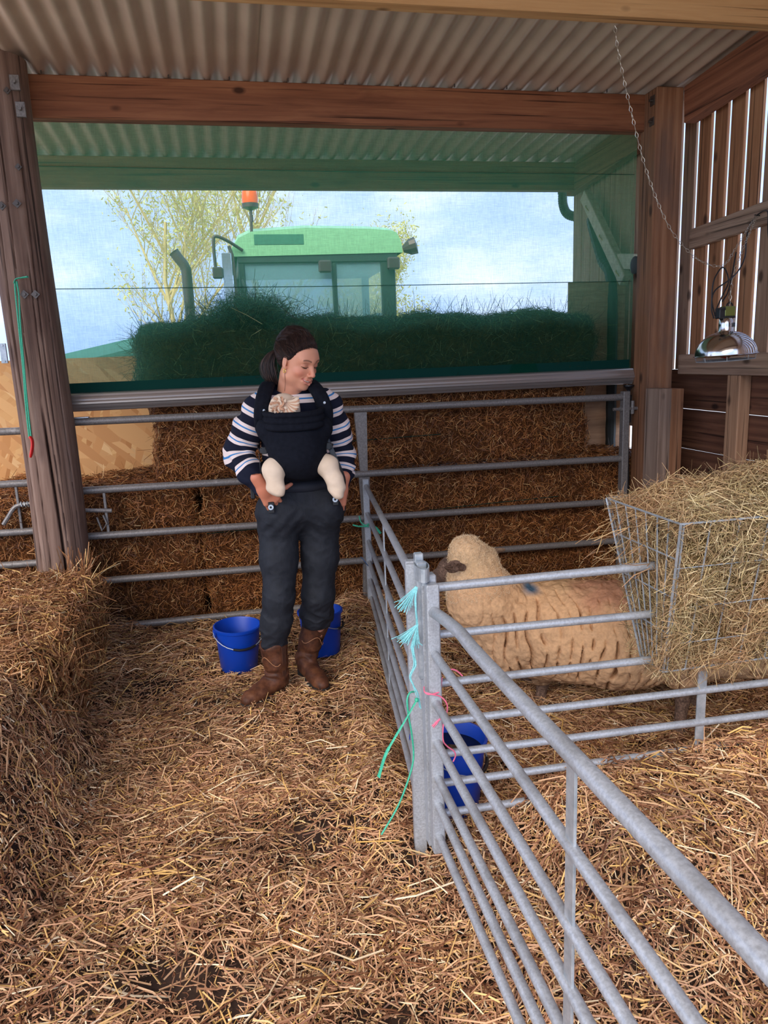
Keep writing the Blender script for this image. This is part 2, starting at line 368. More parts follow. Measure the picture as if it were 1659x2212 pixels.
yz_beam(-.4, RZ(-.4)-.105, 4.27, RZ(4.27)-.105, 2.777, 2.86, .205, 'rafter', 'rafter')
yz_beam(4.44, RZ(4.44)-.105, 5.72, RZ(5.72)-.105, 2.72, 2.79, .205, 'rafter', 'rafter')
yz_beam(-.4, 2.45, 4.30, 2.195, 2.87, 2.912, .118, 'rail_wood', 'rail')      # crooked middle rail
yz_beam(-.4, 1.437, 4.30, 1.437, 2.83, 2.912, .122, 'rail_wood', 'rail')
for y in (3.705, 2.2, .8): MB().box((2.835, y, -.05), (2.912, y+.11, 1.376), .004).build('stud', M['stud_wood'], wall)
k = 0
for i in range(34):
    y = 4.457-.1475*i+random.uniform(-.003, .003)
    MB().box((2.914, y-.1475+.036+random.uniform(-.003, .003), 1.402), (2.934, y, 3.25), .002).build('slat', M['slat' if random.random() < .65 else 'slat_old'], wall)
MB().box((2.914, 4.495, 1.402), (2.934, 4.6, 3.05), .002).build('slat', M['slat_old'], wall)
for i in range(8): 
    y = 4.62+.15*i; MB().box((2.83, y, 1.0), (2.85, y+.138, RZ(y)-.02), .002).build('slat', M['slat_old'], wall)
for i, (z0, z1) in enumerate([(-.05, .31), (.315, .60), (.605, .885), (.89, 1.145), (1.15, 1.40)]):
    for y0, y1 in ((1.9, 4.6), (-.4, 1.895)):
        MB().box((2.914, y0, z0), (2.94+.004*(i % 2), y1, z1), .004).build('plank', M['plank'], wall)
# sawn-off timber standing against the post
stub = empty('timber_offcut', (2.67, 4.17, 0)); tag(stub, 'short split timber standing upright against the right corner post', 'timber')
MB().box((2.585, 4.10, -.02), (2.668, 4.262, 1.298), .004).build('grey_timber', M['post_grey'], stub)
MB().box((2.671, 4.12, -.02), (2.765, 4.262, 1.292), .004).build('brown_timber', M['post'], stub)
# leaning brace, drain pipe beyond the netting
br = empty('wall_brace', (2.76, 5.2, 2.0)); tag(br, 'pale diagonal timber brace beyond the netting at the far right corner', 'brace')
MB().obox((2.745, 5.13, 2.35), (.03, .46, .045), Matrix.Rotation(math.atan2(.73, .66), 3, 'X'), .004).build('timber', M['pale_wood'], br)
MB().obox((2.76, 4.78, 2.13), (.03, .16, .05), Matrix.Rotation(math.radians(8), 3, 'X'), .004).build('cross_piece', M['pale_wood'], br)
for i, t in enumerate((-.25, 0, .22)):
    MB().tube([(2.74, 5.13+t-.05, 2.35+t*1.1-.08), (2.70, 5.13+t, 2.35+t*1.1), (2.74, 5.13+t+.06, 2.35+t*1.1+.03)], .004, 5).build('twig', M['bark'], br)
pp = [(2.8350, 6.0200, 2.8721), (2.8365, 6.0200, 2.7461), (2.8695, 6.0000, 2.6627), (2.9284, 5.9000, 2.6154), (2.9283, 5.6600, 2.5580), (2.76, 5.36, 2.48), (2.74, 5.16, 2.2), (2.73, 4.98, 1.95), (2.73, 4.95, .9), (2.73, 4.95, 0)]
sp = spline(pp, 14)
pipe = empty('drain_pipe', pp[0]); tag(pipe, 'dark ribbed drain pipe bending down from the far roof edge', 'pipe')
MB().tube(sp, [.036+.0032*(i % 2) for i in range(len(sp))], 10).build('ribbed_hose', M['pipe_green'], pipe)
MB().tube([(pp[0][0], 6.02, pp[0][2]+.05), (pp[0][0], 6.02, pp[0][2]-.05)], .042, 12).build('outlet', M['pipe_green'], pipe)
gut = MB().tube([(-3, 6.05, 2.900), (2.9, 6.05, 2.900)], .045, 10).build('rain_gutter', M['pipe_green']); tag(gut, 'rain gutter along the far roof edge', 'gutter')
sv = MB(); sv.lathe([(0, 0), (.04, 0), (.055, .006), (.055, .012), (.02, .02), (.02, .05), (0, .05)], (2.60, 4.475, 2.07), 16, frame((1, 0, 0), (0, 0, 1)))
tag(sv.build('pulley_wheel', M['pipe_green'], smooth=True), 'small green pulley wheel beside the corner post', 'pulley')
# round pole on the left
ps = []
for i in range(60):
    z = -.05+3.12*i/59; ps.append((-1.012+.016*math.sin(z*1.7)+.035*(z > 0)*z/3, 4.30, z))
rs = [.143-.012*i/59 for i in range(60)]
pole = empty('round_pole', (-1.0, 4.3, 0), kind='structure')
pb = MB().tube(ps, rs, 180)
V = np.array(pb.v); an = np.arctan2(V[:, 1]-4.3, V[:, 0]+1.0); 
for a0, w, dpt, z0, z1 in ((-1.30, .035, .045, 0, 1.40), (-2.05, .035, .03, 1.3, 2.5), (-.95, .022, .015, 1.0, 3.0), (-2.3, .022, .015, .3, 1.8), (-1.60, .018, .012, 1.4, 2.9), (-1.12, .018, .012, .5, 2.2), (-1.85, .015, .010, .2, 1.5), (-.6, .018, .012, .3, 2.6)):
    g = np.exp(-((an-a0-.05*np.sin(V[:, 2]*3))/w)**2)*np.clip((V[:, 2]-z0)*5, 0, 1)*np.clip((z1-V[:, 2])*5, 0, 1)*dpt
    V[:, 0] -= np.cos(an)*g; V[:, 1] -= np.sin(an)*g
pm = bpy.data.meshes.new('pole'); pm.from_pydata([tuple(v) for v in V], [], pb.f); pm.polygons.foreach_set('use_smooth', [True]*len(pm.polygons)); pm.set_sharp_from_angle(angle=.9)
link('trunk', pm, M['pole'], pole)
for i, (p, s) in enumerate([((-1.0303, 4.1700, 2.3626), 1), ((-0.9548, 4.1550, 2.3705), 1), ((-0.9772, 4.1550, 1.9374), 1), ((-0.9279, 4.1700, 1.9377), 1), ((-0.9272, 4.1600, 2.5410), .8), ((-0.9341, 4.1700, 2.8876), .8)]):
    b = MB(); b.tube([p, (p[0], p[1]-.006, p[2])], .022*s, 4); b.tube([(p[0], p[1]-.006, p[2]), (p[0], p[1]-.016, p[2])], .009*s, 6); b.build('bolt', M['steel'], pole)
for (x0, z0) in ((-0.9005, 2.9313), (-0.8889, 2.8115)):
    b = MB().box((x0-.022, 4.185, z0-.034), (x0+.022, 4.20, z0+.034), .001); b.tube([(x0, 4.165, z0), (x0, 4.19, z0)], .009, 6); b.build('bracket', M['galv_dull'], pole)
b = MB().box((-1.135, 4.17, 1.60), (-1.105, 4.185, 1.70), .001); b.tube([(-1.12, 4.164, 1.69), (-1.12, 4.172, 1.69)], .005, 6); b.tube([(-1.12, 4.164, 1.61), (-1.12, 4.172, 1.61)], .005, 6); b.build('hinge_plate', M['galv_bright'], pole)

# ================================================================ netting curtain on its roller
net = empty('netting_curtain', (.8, 4.5, 1.37)); tag(net, 'green windbreak netting stretched across the opening above a metal roller', 'netting')
nb = []; NX, NZ = 60, 26
xs = np.linspace(-1.0, 2.62, NX); zs = np.linspace(1.40, 2.98, NZ); XX, ZZ = np.meshgrid(xs, zs)
YY = 4.50+.006*np.sin(XX*2.1+ZZ)+.004*np.sin(XX*5+1.3)
i0 = (np.arange(NZ-1)[:, None]*NX+np.arange(NX-1)[None]).ravel()
link('net', mesh_np('net', np.stack([XX, YY, ZZ], -1).reshape(-1, 3), np.stack([i0, i0+1, i0+NX+1, i0+NX], -1), M['net']), None, net)
hm = MB(); hm.box((-1.0, 4.492, 1.40), (2.6, 4.496, 1.478)); hm.build('hem', M['net_hem'], net)
# ribbed aluminium roller
pr = [(.0505+(.0045 if (k % 6 in (0, 1)) else 0)) for k in range(36)]
rb = MB(); 
for x in (-.98, 2.598):
    rb.v += [(x, 4.47+math.cos(2*math.pi*k/36)*pr[k], 1.372+math.sin(2*math.pi*k/36)*pr[k]) for k in range(36)]
rb.f = [(k, (k+1) % 36, 36+(k+1) % 36, 36+k) for k in range(36)]+[tuple(range(35, -1, -1)), tuple(range(36, 72))]
rb.build('roller', M['alu'], net)
for z0, z1 in ((2.62, 2.62), (1.985, 1.975)):
    MB().tube([(-1.0, 4.515, z0+.012), (.8, 4.515, (z0+z1)/2), (2.61, 4.515, z1)], .0022, 4).build('cord', M['net_hem'], net)
# crank joint under the roller
ck = empty('roller_gearbox', (2.575, 4.42, 1.3)); tag(ck, 'black roller gear and drive rod beside the corner post', 'gear')
b = MB(); b.lathe([(0, .0), (.033, 0), (.033, -.008), (.012, -.035), (.012, -.07), (0, -.07)], (2.565, 4.43, 1.315), 16); b.build('cup', M['black'], ck)
MB().box((2.548, 4.415, 1.07), (2.582, 4.445, 1.25), .004).build('housing', M['black'], ck)
MB().tube([(2.565, 4.43, 1.07), (2.572, 4.43, .95), (2.58, 4.42, .6), (2.575, 4.43, 0)], .006, 6).build('rod', M['black'], ck)

# ================================================================ gates and hurdles
gate = empty('field_gate', (2.5, 4.38, 0)); tag(gate, 'long grey five-rail metal gate in front of the straw stack', 'gate')
GXL = -.98
for zl, zr in ((1.262, 1.246), (.872, .845), (.605, .556), (.334, .286), (.042, .036)):
    MB().tube([(GXL, 4.38, zl+.006), (2.5, 4.38, zr-.004)], .0215, 14).build('rail', M['galv_dull'], gate, True)
MB().box((2.49, 4.355, .02), (2.536, 4.405, 1.278), .004).build('upright', M['galv_dull'], gate)
MB().box((GXL-.02, 4.355, .02), (GXL+.026, 4.405, 1.28), .004).build('upright', M['galv_dull'], gate)
mb = MB()
for (z0, w0, z1, w1, x0, x1) in ((1.24, .038, .87, .022, .764, .770), (.87, .034, .58, .022, .770, .771), (.58, .03, .31, .022, .771, .766), (.31, .026, .03, .03, .766, .758)):
    mb.add([(x0-w0, 4.372, z0), (x0+w0, 4.372, z0), (x1+w1, 4.372, z1), (x1-w1, 4.372, z1), (x0-w0, 4.405, z0), (x0+w0, 4.405, z0), (x1+w1, 4.405, z1), (x1-w1, 4.405, z1)], [(3, 2, 1, 0), (4, 5, 6, 7), (0, 1, 5, 4), (1, 2, 6, 5), (2, 3, 7, 6), (3, 0, 4, 7)])
mb.build('brace', M['galv_dull'], gate)
b = MB(); b.tube([(2.43, 4.38, 1.165), (2.49, 4.38, 1.165)], .010, 8); b.tube([(2.478, 4.38, 1.165), (2.49, 4.38, 1.165)], .018, 6); b.build('hinge_bolt', M['galv_dull'], gate)
b = MB(); b.tube([(2.536, 4.38, 1.165), (2.60, 4.38, 1.165)], .012, 8); b.tube([(2.566, 4.38, 1.13), (2.566, 4.38, 1.215)], .013, 10); b.build('hinge_pin', M['galv_dull'], gate)
MB().box((-.757, 4.372, .60), (-.742, 4.388, .86), .002).build('latch_bar', M['galv_dull'], gate)
MB().tube([(-.86, 4.365, .765), (-.715, 4.365, .752)], .012, 8).build('latch_bolt', M['galv_dull'], gate)
MB().tube([(-.80, 4.36, .72), (-.78, 4.36, .64), (-.75, 4.36, .68), (-.765, 4.36, .73)], .006, 6).build('latch_loop', M['galv_dull'], gate)
MB().box((-.86, 4.36, 1.287), (-.78, 4.40, 1.294), .001).build('tape', M['galv_bright'], gate)
g2 = empty('yard_gate', (-1.2, 4.5, 0)); tag(g2, 'grey metal gate seen left of the round pole', 'gate')
for z in (1.226, .926, .643, .45, .2): MB().tube([(-2.9, 4.5, z+.02), (-1.03, 4.5, z-.002)], .021, 12).build('rail', M['galv_dull'], g2, True)
MB().box((-1.25, 4.492, .63), (-1.236, 4.508, .92), .002).build('latch_bar', M['galv_dull'], g2)
for x in (-2.92, -1.06): MB().box((x-.02, 4.48, .05), (x+.02, 4.52, 1.25), .003).build('upright', M['galv_dull'], g2)
MB().tube(spline([(-1.33, 4.47, .70), (-1.30, 4.47, .74), (-1.25, 4.47, .80), (-1.17, 4.47, .81)], 4), .012, 8).build('latch_handle', M['galv_dull'], g2)
b = MB(); b.tube([(-1.225+.008*math.cos(i*.8)*0+i*.0032, 4.47+.016*math.cos(i*1.2), .808+.016*math.sin(i*1.2)) for i in range(24)], .003, 5); b.build('latch_spring', M['galv_bright'], g2)

def hurdle(name, a, b, za, zb, r, rtop, label, mat, bow=0.0, brace=True, bt=None, ends=(True, True), zlow=.04):
    """a,b ends in plan; za,zb rail heights at both ends"""
    A = Vector((*a, 0)); B = Vector((*b, 0)); d = (B-A).normalized(); nrm = Vector((-d.y, d.x, 0))
    o = empty(name, (a[0], a[1], 0)); tag(o, label, 'hurdle', 'interlocking sheep hurdles')
    for i, (z0, z1) in enumerate(zip(za, zb)):
        rr = rtop if i == 0 else r; p0 = A+d*.018+Vector((0, 0, z0)); p1 = B-d*.018+Vector((0, 0, z1))
        if i == 0 and bow: pts = [p0-Vector((0, 0, bow)), p0+d*.10-Vector((0, 0, bow*.55)), p0+d*.26-Vector((0, 0, bow*.05)), p0+d*.45, p1-d*.45, p1-d*.26-Vector((0, 0, bow*.05)), p1-d*.10-Vector((0, 0, bow*.55)), p1-Vector((0, 0, bow))]; pts = spline(pts, 5)
        else: pts = [p0, p1]
        MB().tube(pts, rr, 16).build('rail', M[mat], o, True)
    for e, (P, zz) in enumerate(((A, za), (B, zb))):
        if not ends[e]: continue
        R = Matrix((d, nrm, Vector((0, 0, 1)))).transposed(); top = zz[0]+.045; s = 1 if e == 0 else -1
        q = MB(); q.obox(P+Vector((0, 0, (top+zlow)/2)), (.018, .019, (top-zlow)/2), R, .004)
        q.obox(P-d*s*.024+Vector((0, 0, (top+zlow)/2)), (.0035, .019, (top-zlow)/2-.005), R, .001); q.build('upright', M[mat], o)
    if brace:
        t = bt or .5; P = A.lerp(B, t); zt = za[0]*(1-t)+zb[0]*t; zbm = min(za[-1]*(1-t)+zb[-1]*t, .2)-.06
        R = Matrix((d, nrm, Vector((0, 0, 1)))).transposed()
        MB().obox(P-nrm*.0*1+Vector((0, 0, (zt+zbm)/2)), (.0165, .003, (zt-zbm)/2), R, .001).build('brace', M['galv_bright'], o)
    return o
hB = hurdle('sheep_hurdle', (.525, 1.95), (.505, .12), (.865, .700, .545, .418, .300, .207, .097), (.905, .72, .56, .43, .31, .21, .10), .0125, .0165,
            'nearest seven-rail hurdle running from the middle post towards the viewer', 'galv', bow=.035, bt=.5)
hC = hurdle('sheep_hurdle', (.528, 1.99), (2.36, 1.99), (.884, .737, .581, .454, .345, .245, .14), (.878, .70, .545, .415, .295, .2, .1), .0125, .0135,
            'hurdle in front of the sheep that carries the hay rack', 'galv', bt=.503)
hA = hurdle('sheep_hurdle', (.488, 2.04), (.768, 4.325), (.915, .775, .63, .50, .385, .285, .17), (0.794, 0.623, 0.450, 0.316, 0.202, 0.083, -0.024), .0125, .0135,
            'far hurdle between the middle post and the field gate', 'galv', bt=.45, zlow=-.02)
# the joining cap and drop pin that hold the three hurdles at the middle post
cap = empty('hurdle_coupling', (.507, 1.99, .9)); tag(cap, 'oval metal loop and drop pin joining the hurdles at the middle post', 'coupling')
q = MB(); ov = [(.507+.030*math.cos(a)*.72+.004*math.sin(a), 1.992+.056*math.sin(a)) for a in np.linspace(0, 2*math.pi, 25)[:-1]]; n_ = 24
for z in (.918, .958):
    for s in (1, .86): q.v += [(.507+(x-.507)*s, 1.992+(y-1.992)*s, z) for x, y in ov]
for k in range(n_):
    j = (k+1) % n_; q.f += [(k, j, 48+j, 48+k), (24+j, 24+k, 72+k, 72+j), (48+k, 48+j, 72+j, 72+k), (j, k, 24+k, 24+j)]
q.build('loop', M['galv_bright'], cap)
q = MB(); q.box((.492, 1.985, .60), (.522, 2.008, .965), .003); q.box((.494, 2.012, .60), (.520, 2.036, .985), .003); q.box((.50, 1.958, .90), (.516, 1.972, .952), .002); q.build('pin', M['galv_bright'], cap)

# ================================================================ loose straw and hay
def straws(P, N, L, W, tilt=.25, roll=.9, bend=.18, prism=False, T=None, tw=.0):
    """one bent stalk per point: P, N (n,3) positions and surface normals"""
    n = len(P); P = np.asarray(P, float); N = np.asarray(N, float)
    if T is None: T = rng.normal(size=(n, 3))
    T = T-N*(T*N).sum(1, keepdims=True); T /= np.linalg.norm(T, axis=1, keepdims=True)+1e-9
    T = T+N*rng.normal(0, tilt, (n, 1)); T /= np.linalg.norm(T, axis=1, keepdims=True)
    Bv = np.cross(T, N); Bv /= np.linalg.norm(Bv, axis=1, keepdims=True)+1e-9; Nv = np.cross(Bv, T)
    a = rng.normal(0, roll, (n, 1)); S = Bv*np.cos(a)+Nv*np.sin(a); U = np.cross(T, S)
    L = L[:, None]; W = W[:, None]; k = rng.normal(0, bend, (n, 1))*L; k2 = rng.normal(0, bend, (n, 1))*L
    mid = P+Bv*k+Nv*k2*.6; e0 = P-T*L*.5; e1 = P+T*L*.5
    if prism:
        R = [S, -S*.5+U*.87, -S*.5-U*.87]; V = np.stack([c+r*W*.5 for c in (e0, mid, e1) for r in R], 1).reshape(-1, 3)
        b = (np.arange(n)*9)[:, None]; F = []
        for j in (0, 3):
            for q in range(3): F.append(np.concatenate([b+j+q, b+j+(q+1) % 3, b+j+3+(q+1) % 3, b+j+3+q], 1))
        return V, np.concatenate(F, 0)
    V = np.stack([e0-S*W*.42, e0+S*W*.42, mid-S*W*.5+U*W*.12, mid+S*W*.5+U*W*.12, e1-S*W*.38, e1+S*W*.38], 1).reshape(-1, 3)
    b = (np.arange(n)*6)[:, None]
    return V, np.concatenate([np.concatenate([b, b+1, b+3, b+2], 1), np.concatenate([b+2, b+3, b+5, b+4], 1)], 0)
def join(parts):
    Vs = []; Fs = []; o = 0
    for V, F in parts: Vs.append(V); Fs.append(F+o); o += len(V)
    return np.concatenate(Vs), np.concatenate(Fs)
U_ = rng.uniform
def bedding(n, x0, x1, y0, y1, lmin, lmax, wmin, wmax, lift, prism, thin=True, tilt=.10):
    x = U_(x0, x1, n); y = U_(y0, y1, n)
    keep = U_(0, 1, n) > bare(x, y)*(1 if thin else 0); x, y = x[keep], y[keep]; n = len(x)
    e = .02; hx = (hgt(x+e, y)-hgt(x-e, y))/(2*e); hy = (hgt(x, y+e)-hgt(x, y-e))/(2*e)
    N = np.stack([-hx, -hy, np.ones(n)], 1); N /= np.linalg.norm(N, axis=1, keepdims=True)
    lump = .5+.5*np.sin(x*19+2.2*np.sin(y*11))*np.sin(y*17+2.0*np.sin(x*14))
    z = hgt(x, y)-.012+lift*(U_(0, 1, n)*(.45+.9*lump))*(1-.75*bare(x, y))
    L = lmin+(lmax-lmin)*U_(0, 1, n)**2.2; W = U_(wmin, wmax, n)
    return straws(np.stack([x, y, z], 1), N, L, W, tilt=tilt, prism=prism)
near = join([bedding(36000, -1.35, 2.05, .62, 2.6, .025, .11, .0026, .0052, .030, True), bedding(2600, -1.3, 2.0, .62, 2.6, .10, .24, .0035, .006, .042, True, False, .12)])
mid = join([bedding(70000, -1.35, 2.0, .62, 2.9, .015, .07, .0016, .0038, .024, False), bedding(70000, -1.3, 2.75, 2.4, 4.42, .03, .13, .0026, .0050, .030, False), bedding(2500, -1.0, 2.5, 2.4, 4.35, .10, .24, .003, .005, .045, False, False, .15)])
tag(link('straw_bedding', mesh_np('straw_bedding', near[0], near[1], M['straw_floor'], False)), kind='stuff')
tag(link('chopped_straw', mesh_np('chopped_straw', mid[0], mid[1], M['straw_floor'], False)), kind='stuff')
# chaff and grains on the bare soil
x = U_(-.9, .6, 9000); y = U_(.6, 3.0, 9000); cf = straws(np.stack([x, y, hgt(x, y)-.022], 1), np.tile([0, 0, 1.], (9000, 1)), U_(.004, .022, 9000), U_(.0012, .003, 9000), tilt=.1)
tag(link('chaff', mesh_np('chaff', cf[0], cf[1], M['straw_floor'], False)), kind='stuff')

def bale(name, lo, hi, n, label, group, mat='straw_bale', core='straw_core', L=(.02, .10), W=(.0022, .0046), faces='xXyYzZ', fuzz=.18, noise=.018, rnd=.05, shag=0, Lz=None, parent=None, wisps=200, prism=False):
    lo = np.array(lo, float); hi = np.array(hi, float); c = (lo+hi)/2; h = (hi-lo)/2
    o = empty(name, (c[0], c[1], lo[2])) if parent is None else parent
    if label: tag(o, label, 'bale', group)
    def skin(p, nr):                       # push a point of the box onto the lumpy, round-edged skin
        q = p-c; inner = h-rnd; qi = np.clip(q, -inner, inner); d = q-qi; ln = np.linalg.norm(d, axis=1, keepdims=True)
        out = np.where(ln > 1e-6, d/np.maximum(ln, 1e-6), nr); r = qi+out*rnd*(ln > 1e-6)+nr*0*(ln <= 1e-6)
        r = np.where(ln > 1e-6, r, q)
        bump = noise*(np.sin(p[:, 0]*9+p[:, 2]*5)*np.sin(p[:, 2]*14+p[:, 1]*7)+.6*np.sin(p[:, 0]*23+p[:, 1]*11)*np.sin(p[:, 2]*29+2))
        return c+r+out*bump[:, None], out
    parts = []; cores = []; area = {'x': h[1]*h[2], 'y': h[0]*h[2], 'z': h[0]*h[1]}; tot = sum(area[f.lower()] for f in faces)
    for f in faces:
        a = 'xyz'.index(f.lower()); s = 1 if f.isupper() else -1; u, w = [(1, 2), (2, 0), (0, 1)][a]
        nu, nw = max(2, int(h[u]*2/.05)), max(2, int(h[w]*2/.05)); A, B = np.meshgrid(np.linspace(-1, 1, nu+1), np.linspace(-1, 1, nw+1))
        P = np.zeros((A.size, 3)); P[:, a] = s*h[a]; P[:, u] = A.ravel()*h[u]; P[:, w] = B.ravel()*h[w]
        nr = np.zeros((A.size, 3)); nr[:, a] = s; q, _ = skin(P+c, nr); i0 = (np.arange(nw)[:, None]*(nu+1)+np.arange(nu)[None]).ravel()
        cores.append((q-_*.012, np.stack([i0, i0+1, i0+nu+2, i0+nu+1], -1)))
        k = int(n*area[f.lower()]/tot); P = np.zeros((k, 3)); P[:, a] = s*h[a]; P[:, u] = U_(-1, 1, k)*h[u]; P[:, w] = U_(-1, 1, k)*h[w]
        nr = np.zeros((k, 3)); nr[:, a] = s; q, nn = skin(P+c, nr); q = q+nn*U_(-.010, .010, k)[:, None]
        ls = L[0]+(L[1]-L[0])*U_(0, 1, k)**2; parts.append(straws(q, nn, ls, U_(*W, k), tilt=fuzz, roll=.8, bend=.12, prism=prism))
        kk = int(wisps*area[f.lower()]/tot)
        if kk:
            P = np.zeros((kk, 3)); P[:, a] = s*h[a]; P[:, u] = U_(-1, 1, kk)*h[u]; P[:, w] = U_(-1, 1, kk)*h[w]
            nr = np.zeros((kk, 3)); nr[:, a] = s; q, nn = skin(P+c, nr); T = nn*1.0+rng.normal(0, .6, (kk, 3)); T[:, 2] += .15
            ls = U_(L[1]*.7, L[1]*1.6, kk); T /= np.linalg.norm(T, axis=1, keepdims=True); pn = np.cross(T, rng.normal(size=(kk, 3))); pn /= np.linalg.norm(pn, axis=1, keepdims=True)
            parts.append(straws(q+T*ls[:, None]*.3, pn, ls, U_(*W, kk)*.8, tilt=0, T=T, bend=.08))
    V, F = join(cores); link('packed_core', mesh_np('packed_core', V, F, M[core]), None, o)
    V, F = join(parts); tag(link('stalks', mesh_np('stalks', V, F, M[mat], False), None, o), kind='stuff')
    return o
G_ = 'big bales stacked behind the gate'
bale('straw_bale', (-2.2, 4.52, -.05), (-.245, 5.4, .845), 28000, 'big straw bale low in the stack, left of the dark vertical joint', G_, faces='yXZ', fuzz=.2)
bale('straw_bale', (-.225, 4.50, -.05), (2.86, 5.4, .845), 48000, 'big straw bale low in the stack, right of the dark vertical joint', G_, faces='yxZ', fuzz=.2)
bale('straw_bale', (-.46, 4.53, .85), (2.335, 5.3, 1.36), 32000, 'upper straw bale just under the metal roller', G_, faces='yxXZ', fuzz=.2, wisps=400)
bale('hay_bale', (-.53, 4.60, 1.36), (2.42, 5.35, 1.80), 22000, 'dark green hay bale on top of the stack behind the netting', G_, 'hay_green_shade', 'hay_core', (.04, .14), (.0016, .0034), 'yxXZ', .3, .03, .09, wisps=1500)
# ragged tuft on the hay bale
k = 4200; P = np.stack([rng.normal(.15, .13, k), rng.normal(4.85, .12, k), 1.80+abs(rng.normal(0, .07, k))], 1); T = np.stack([rng.normal(0, .7, k), rng.normal(0, .5, k), abs(rng.normal(.5, .5, k))], 1)
T /= np.linalg.norm(T, axis=1, keepdims=True); pn = np.cross(T, rng.normal(size=(k, 3))); pn /= np.linalg.norm(pn, axis=1, keepdims=True)
V, F = straws(P, pn, U_(.06, .2, k), U_(.0016, .003, k), tilt=0, T=T, bend=.12)
tuft = link('hay_tuft', mesh_np('hay_tuft', V, F, M['hay_green_shade'], False)); tag(tuft, kind='stuff')
bale('straw_bale', (-2.3, 2.72, -.02), (-.765, 4.10, .495), 20000, 'loose straw bale on the floor beside the round pole, its near end fallen apart', None, 'straw', 'straw_core', (.03, .14), (.0026, .005), 'yXZ', .32, .03, .09, wisps=500, prism=True)
# wisps standing up where the bale meets the pole
k = 42; P = np.stack([rng.normal(-.86, .05, k), rng.normal(4.03, .05, k), np.full(k, .48)], 1); T = np.stack([rng.normal(.12, .35, k), rng.normal(0, .3, k), np.ones(k)], 1); T /= np.linalg.norm(T, axis=1, keepdims=True)
pn = np.cross(T, rng.normal(size=(k, 3))); pn /= np.linalg.norm(pn, axis=1, keepdims=True); ls = U_(.06, .2, k)
V, F = straws(P+T*ls[:, None]*.45, pn, ls, U_(.003, .0055, k), tilt=0, T=T, bend=.05)
tag(link('straw_wisps', mesh_np('straw_wisps', V, F, M['straw'], False)), kind='stuff')
# dark twine round the big bales
def twine(name, pts, r, mat, label, n=6, smooth_n=6, parent=None, cat='twine', group=None):
    b = MB().tube(spline(pts, smooth_n), r, n).build(name, M[mat], parent, True)
    return tag(b, label, cat, group) if parent is None else b
twine('bale_twine', [(-.2, 4.478, .545), (.6, 4.476, .555), (1.4, 4.472, .585), (2.1, 4.478, .60)], .0022, 'net_hem', 'dark twine around the low straw bale')
twine('bale_twine', [(.3, 4.508, 1.045), (1.0, 4.51, 1.055), (1.3, 4.508, 1.06)], .0022, 'net_hem', 'dark twine around the upper straw bale')

# ================================================================ hay rack
rack = empty('hay_rack', (1.8, 2.0, .56)); tag(rack, 'wire hay rack hung over the hurdle and heaped with hay', 'hay rack')
X0, X1 = 1.235, 2.30
def wire(pts, r=.0024, name='wire'): return MB().tube(pts, r, 6).build(name, M['galv_bright'], rack, True)
YN, YF, ZT = 1.795, 2.215, 1.06; YNb, YFb, ZB = 1.925, 2.055, .552; XT0, XB0 = 1.213, 1.262
for y in (YN, YF): wire([(XT0, y, ZT), (X1, y, ZT)], .0034)
for y in (YNb, YFb): wire([(XB0, y, ZB), (X1, y, ZB)], .003)
lerp = lambda a, b, t: a+(b-a)*t
for y0, y1 in ((YN, YNb), (YF, YFb)):
    wire([(XT0, y0, ZT), (XB0, y1, ZB)], .0042); wire([(XT0+.010, y0, ZT), (XB0+.012, y1, ZB)], .003)
    for i in range(12): 
        x = XT0+.095*(i+1); wire([(x, y0, ZT), (x+.03, y1, ZB)])
    for t in (.28, .55, .8): wire([(lerp(XT0, XB0, t), lerp(y0, y1, t), lerp(ZT, ZB, t)), (X1, lerp(y0, y1, t), lerp(ZT, ZB, t))], .002)
for t, r in ((0, .0034), (.22, .0026), (.47, .0026), (.72, .0026), (1, .003)):
    wire([(lerp(XT0, XB0, t), lerp(YN, YNb, t), lerp(ZT, ZB, t)), (lerp(XT0, XB0, t), lerp(YF, YFb, t), lerp(ZT, ZB, t))], r)
for s in (.14, .28, .43, .57, .71, .86): wire([(XT0, lerp(YN, YF, s), ZT), (XB0, lerp(YNb, YFb, s), ZB)])
for i in range(9): wire([(XB0+.12*i, YNb, ZB), (XB0+.12*i, YFb, ZB)], .0022)
# the hay: V-shaped load with a heaped top
k = 30000; hayp = []
def rackpt(x, t, s):                 # t 0 top..1 bottom, s 0 near..1 far
    return lerp(lerp(YN, YNb, t), lerp(YF, YFb, t), s), lerp(ZT, ZB, t)
def hay_face(n, fn, L=(.03, .12), fuzz=.3, T=None, wd=(.0012, .0028)):
    P, N = fn(n); P = P+N*U_(-.02, .006, n)[:, None]; return straws(P, N, L[0]+(L[1]-L[0])*U_(0, 1, n)**1.6, U_(*wd, n), tilt=fuzz, bend=.22, T=T)
def f_near(n):
    x = U_(XT0+.02, X1, n); t = U_(0, 1, n); y, z = rackpt(x, t, .03); b = .016*np.sin(x*17+z*9)*np.sin(z*21)+.006
    return np.stack([x, y-b, z], 1), np.tile(np.array([0, -.97, -.25]), (n, 1))
def f_far(n):
    P, N = f_near(n); P[:, 1] = 4.0-P[:, 1]+.01; N[:, 1] *= -1; return P, N
def f_end(n):
    s = U_(0.04, .96, n); t = U_(0, 1, n); y = lerp(lerp(YN, YNb, t), lerp(YF, YFb, t), s); z = lerp(ZT, ZB, t)+.0; x = lerp(XT0, XB0, t)+.022+.012*np.sin(y*30+z*14)
    return np.stack([x, y, z], 1), np.tile(np.array([-.99, 0, -.1]), (n, 1))
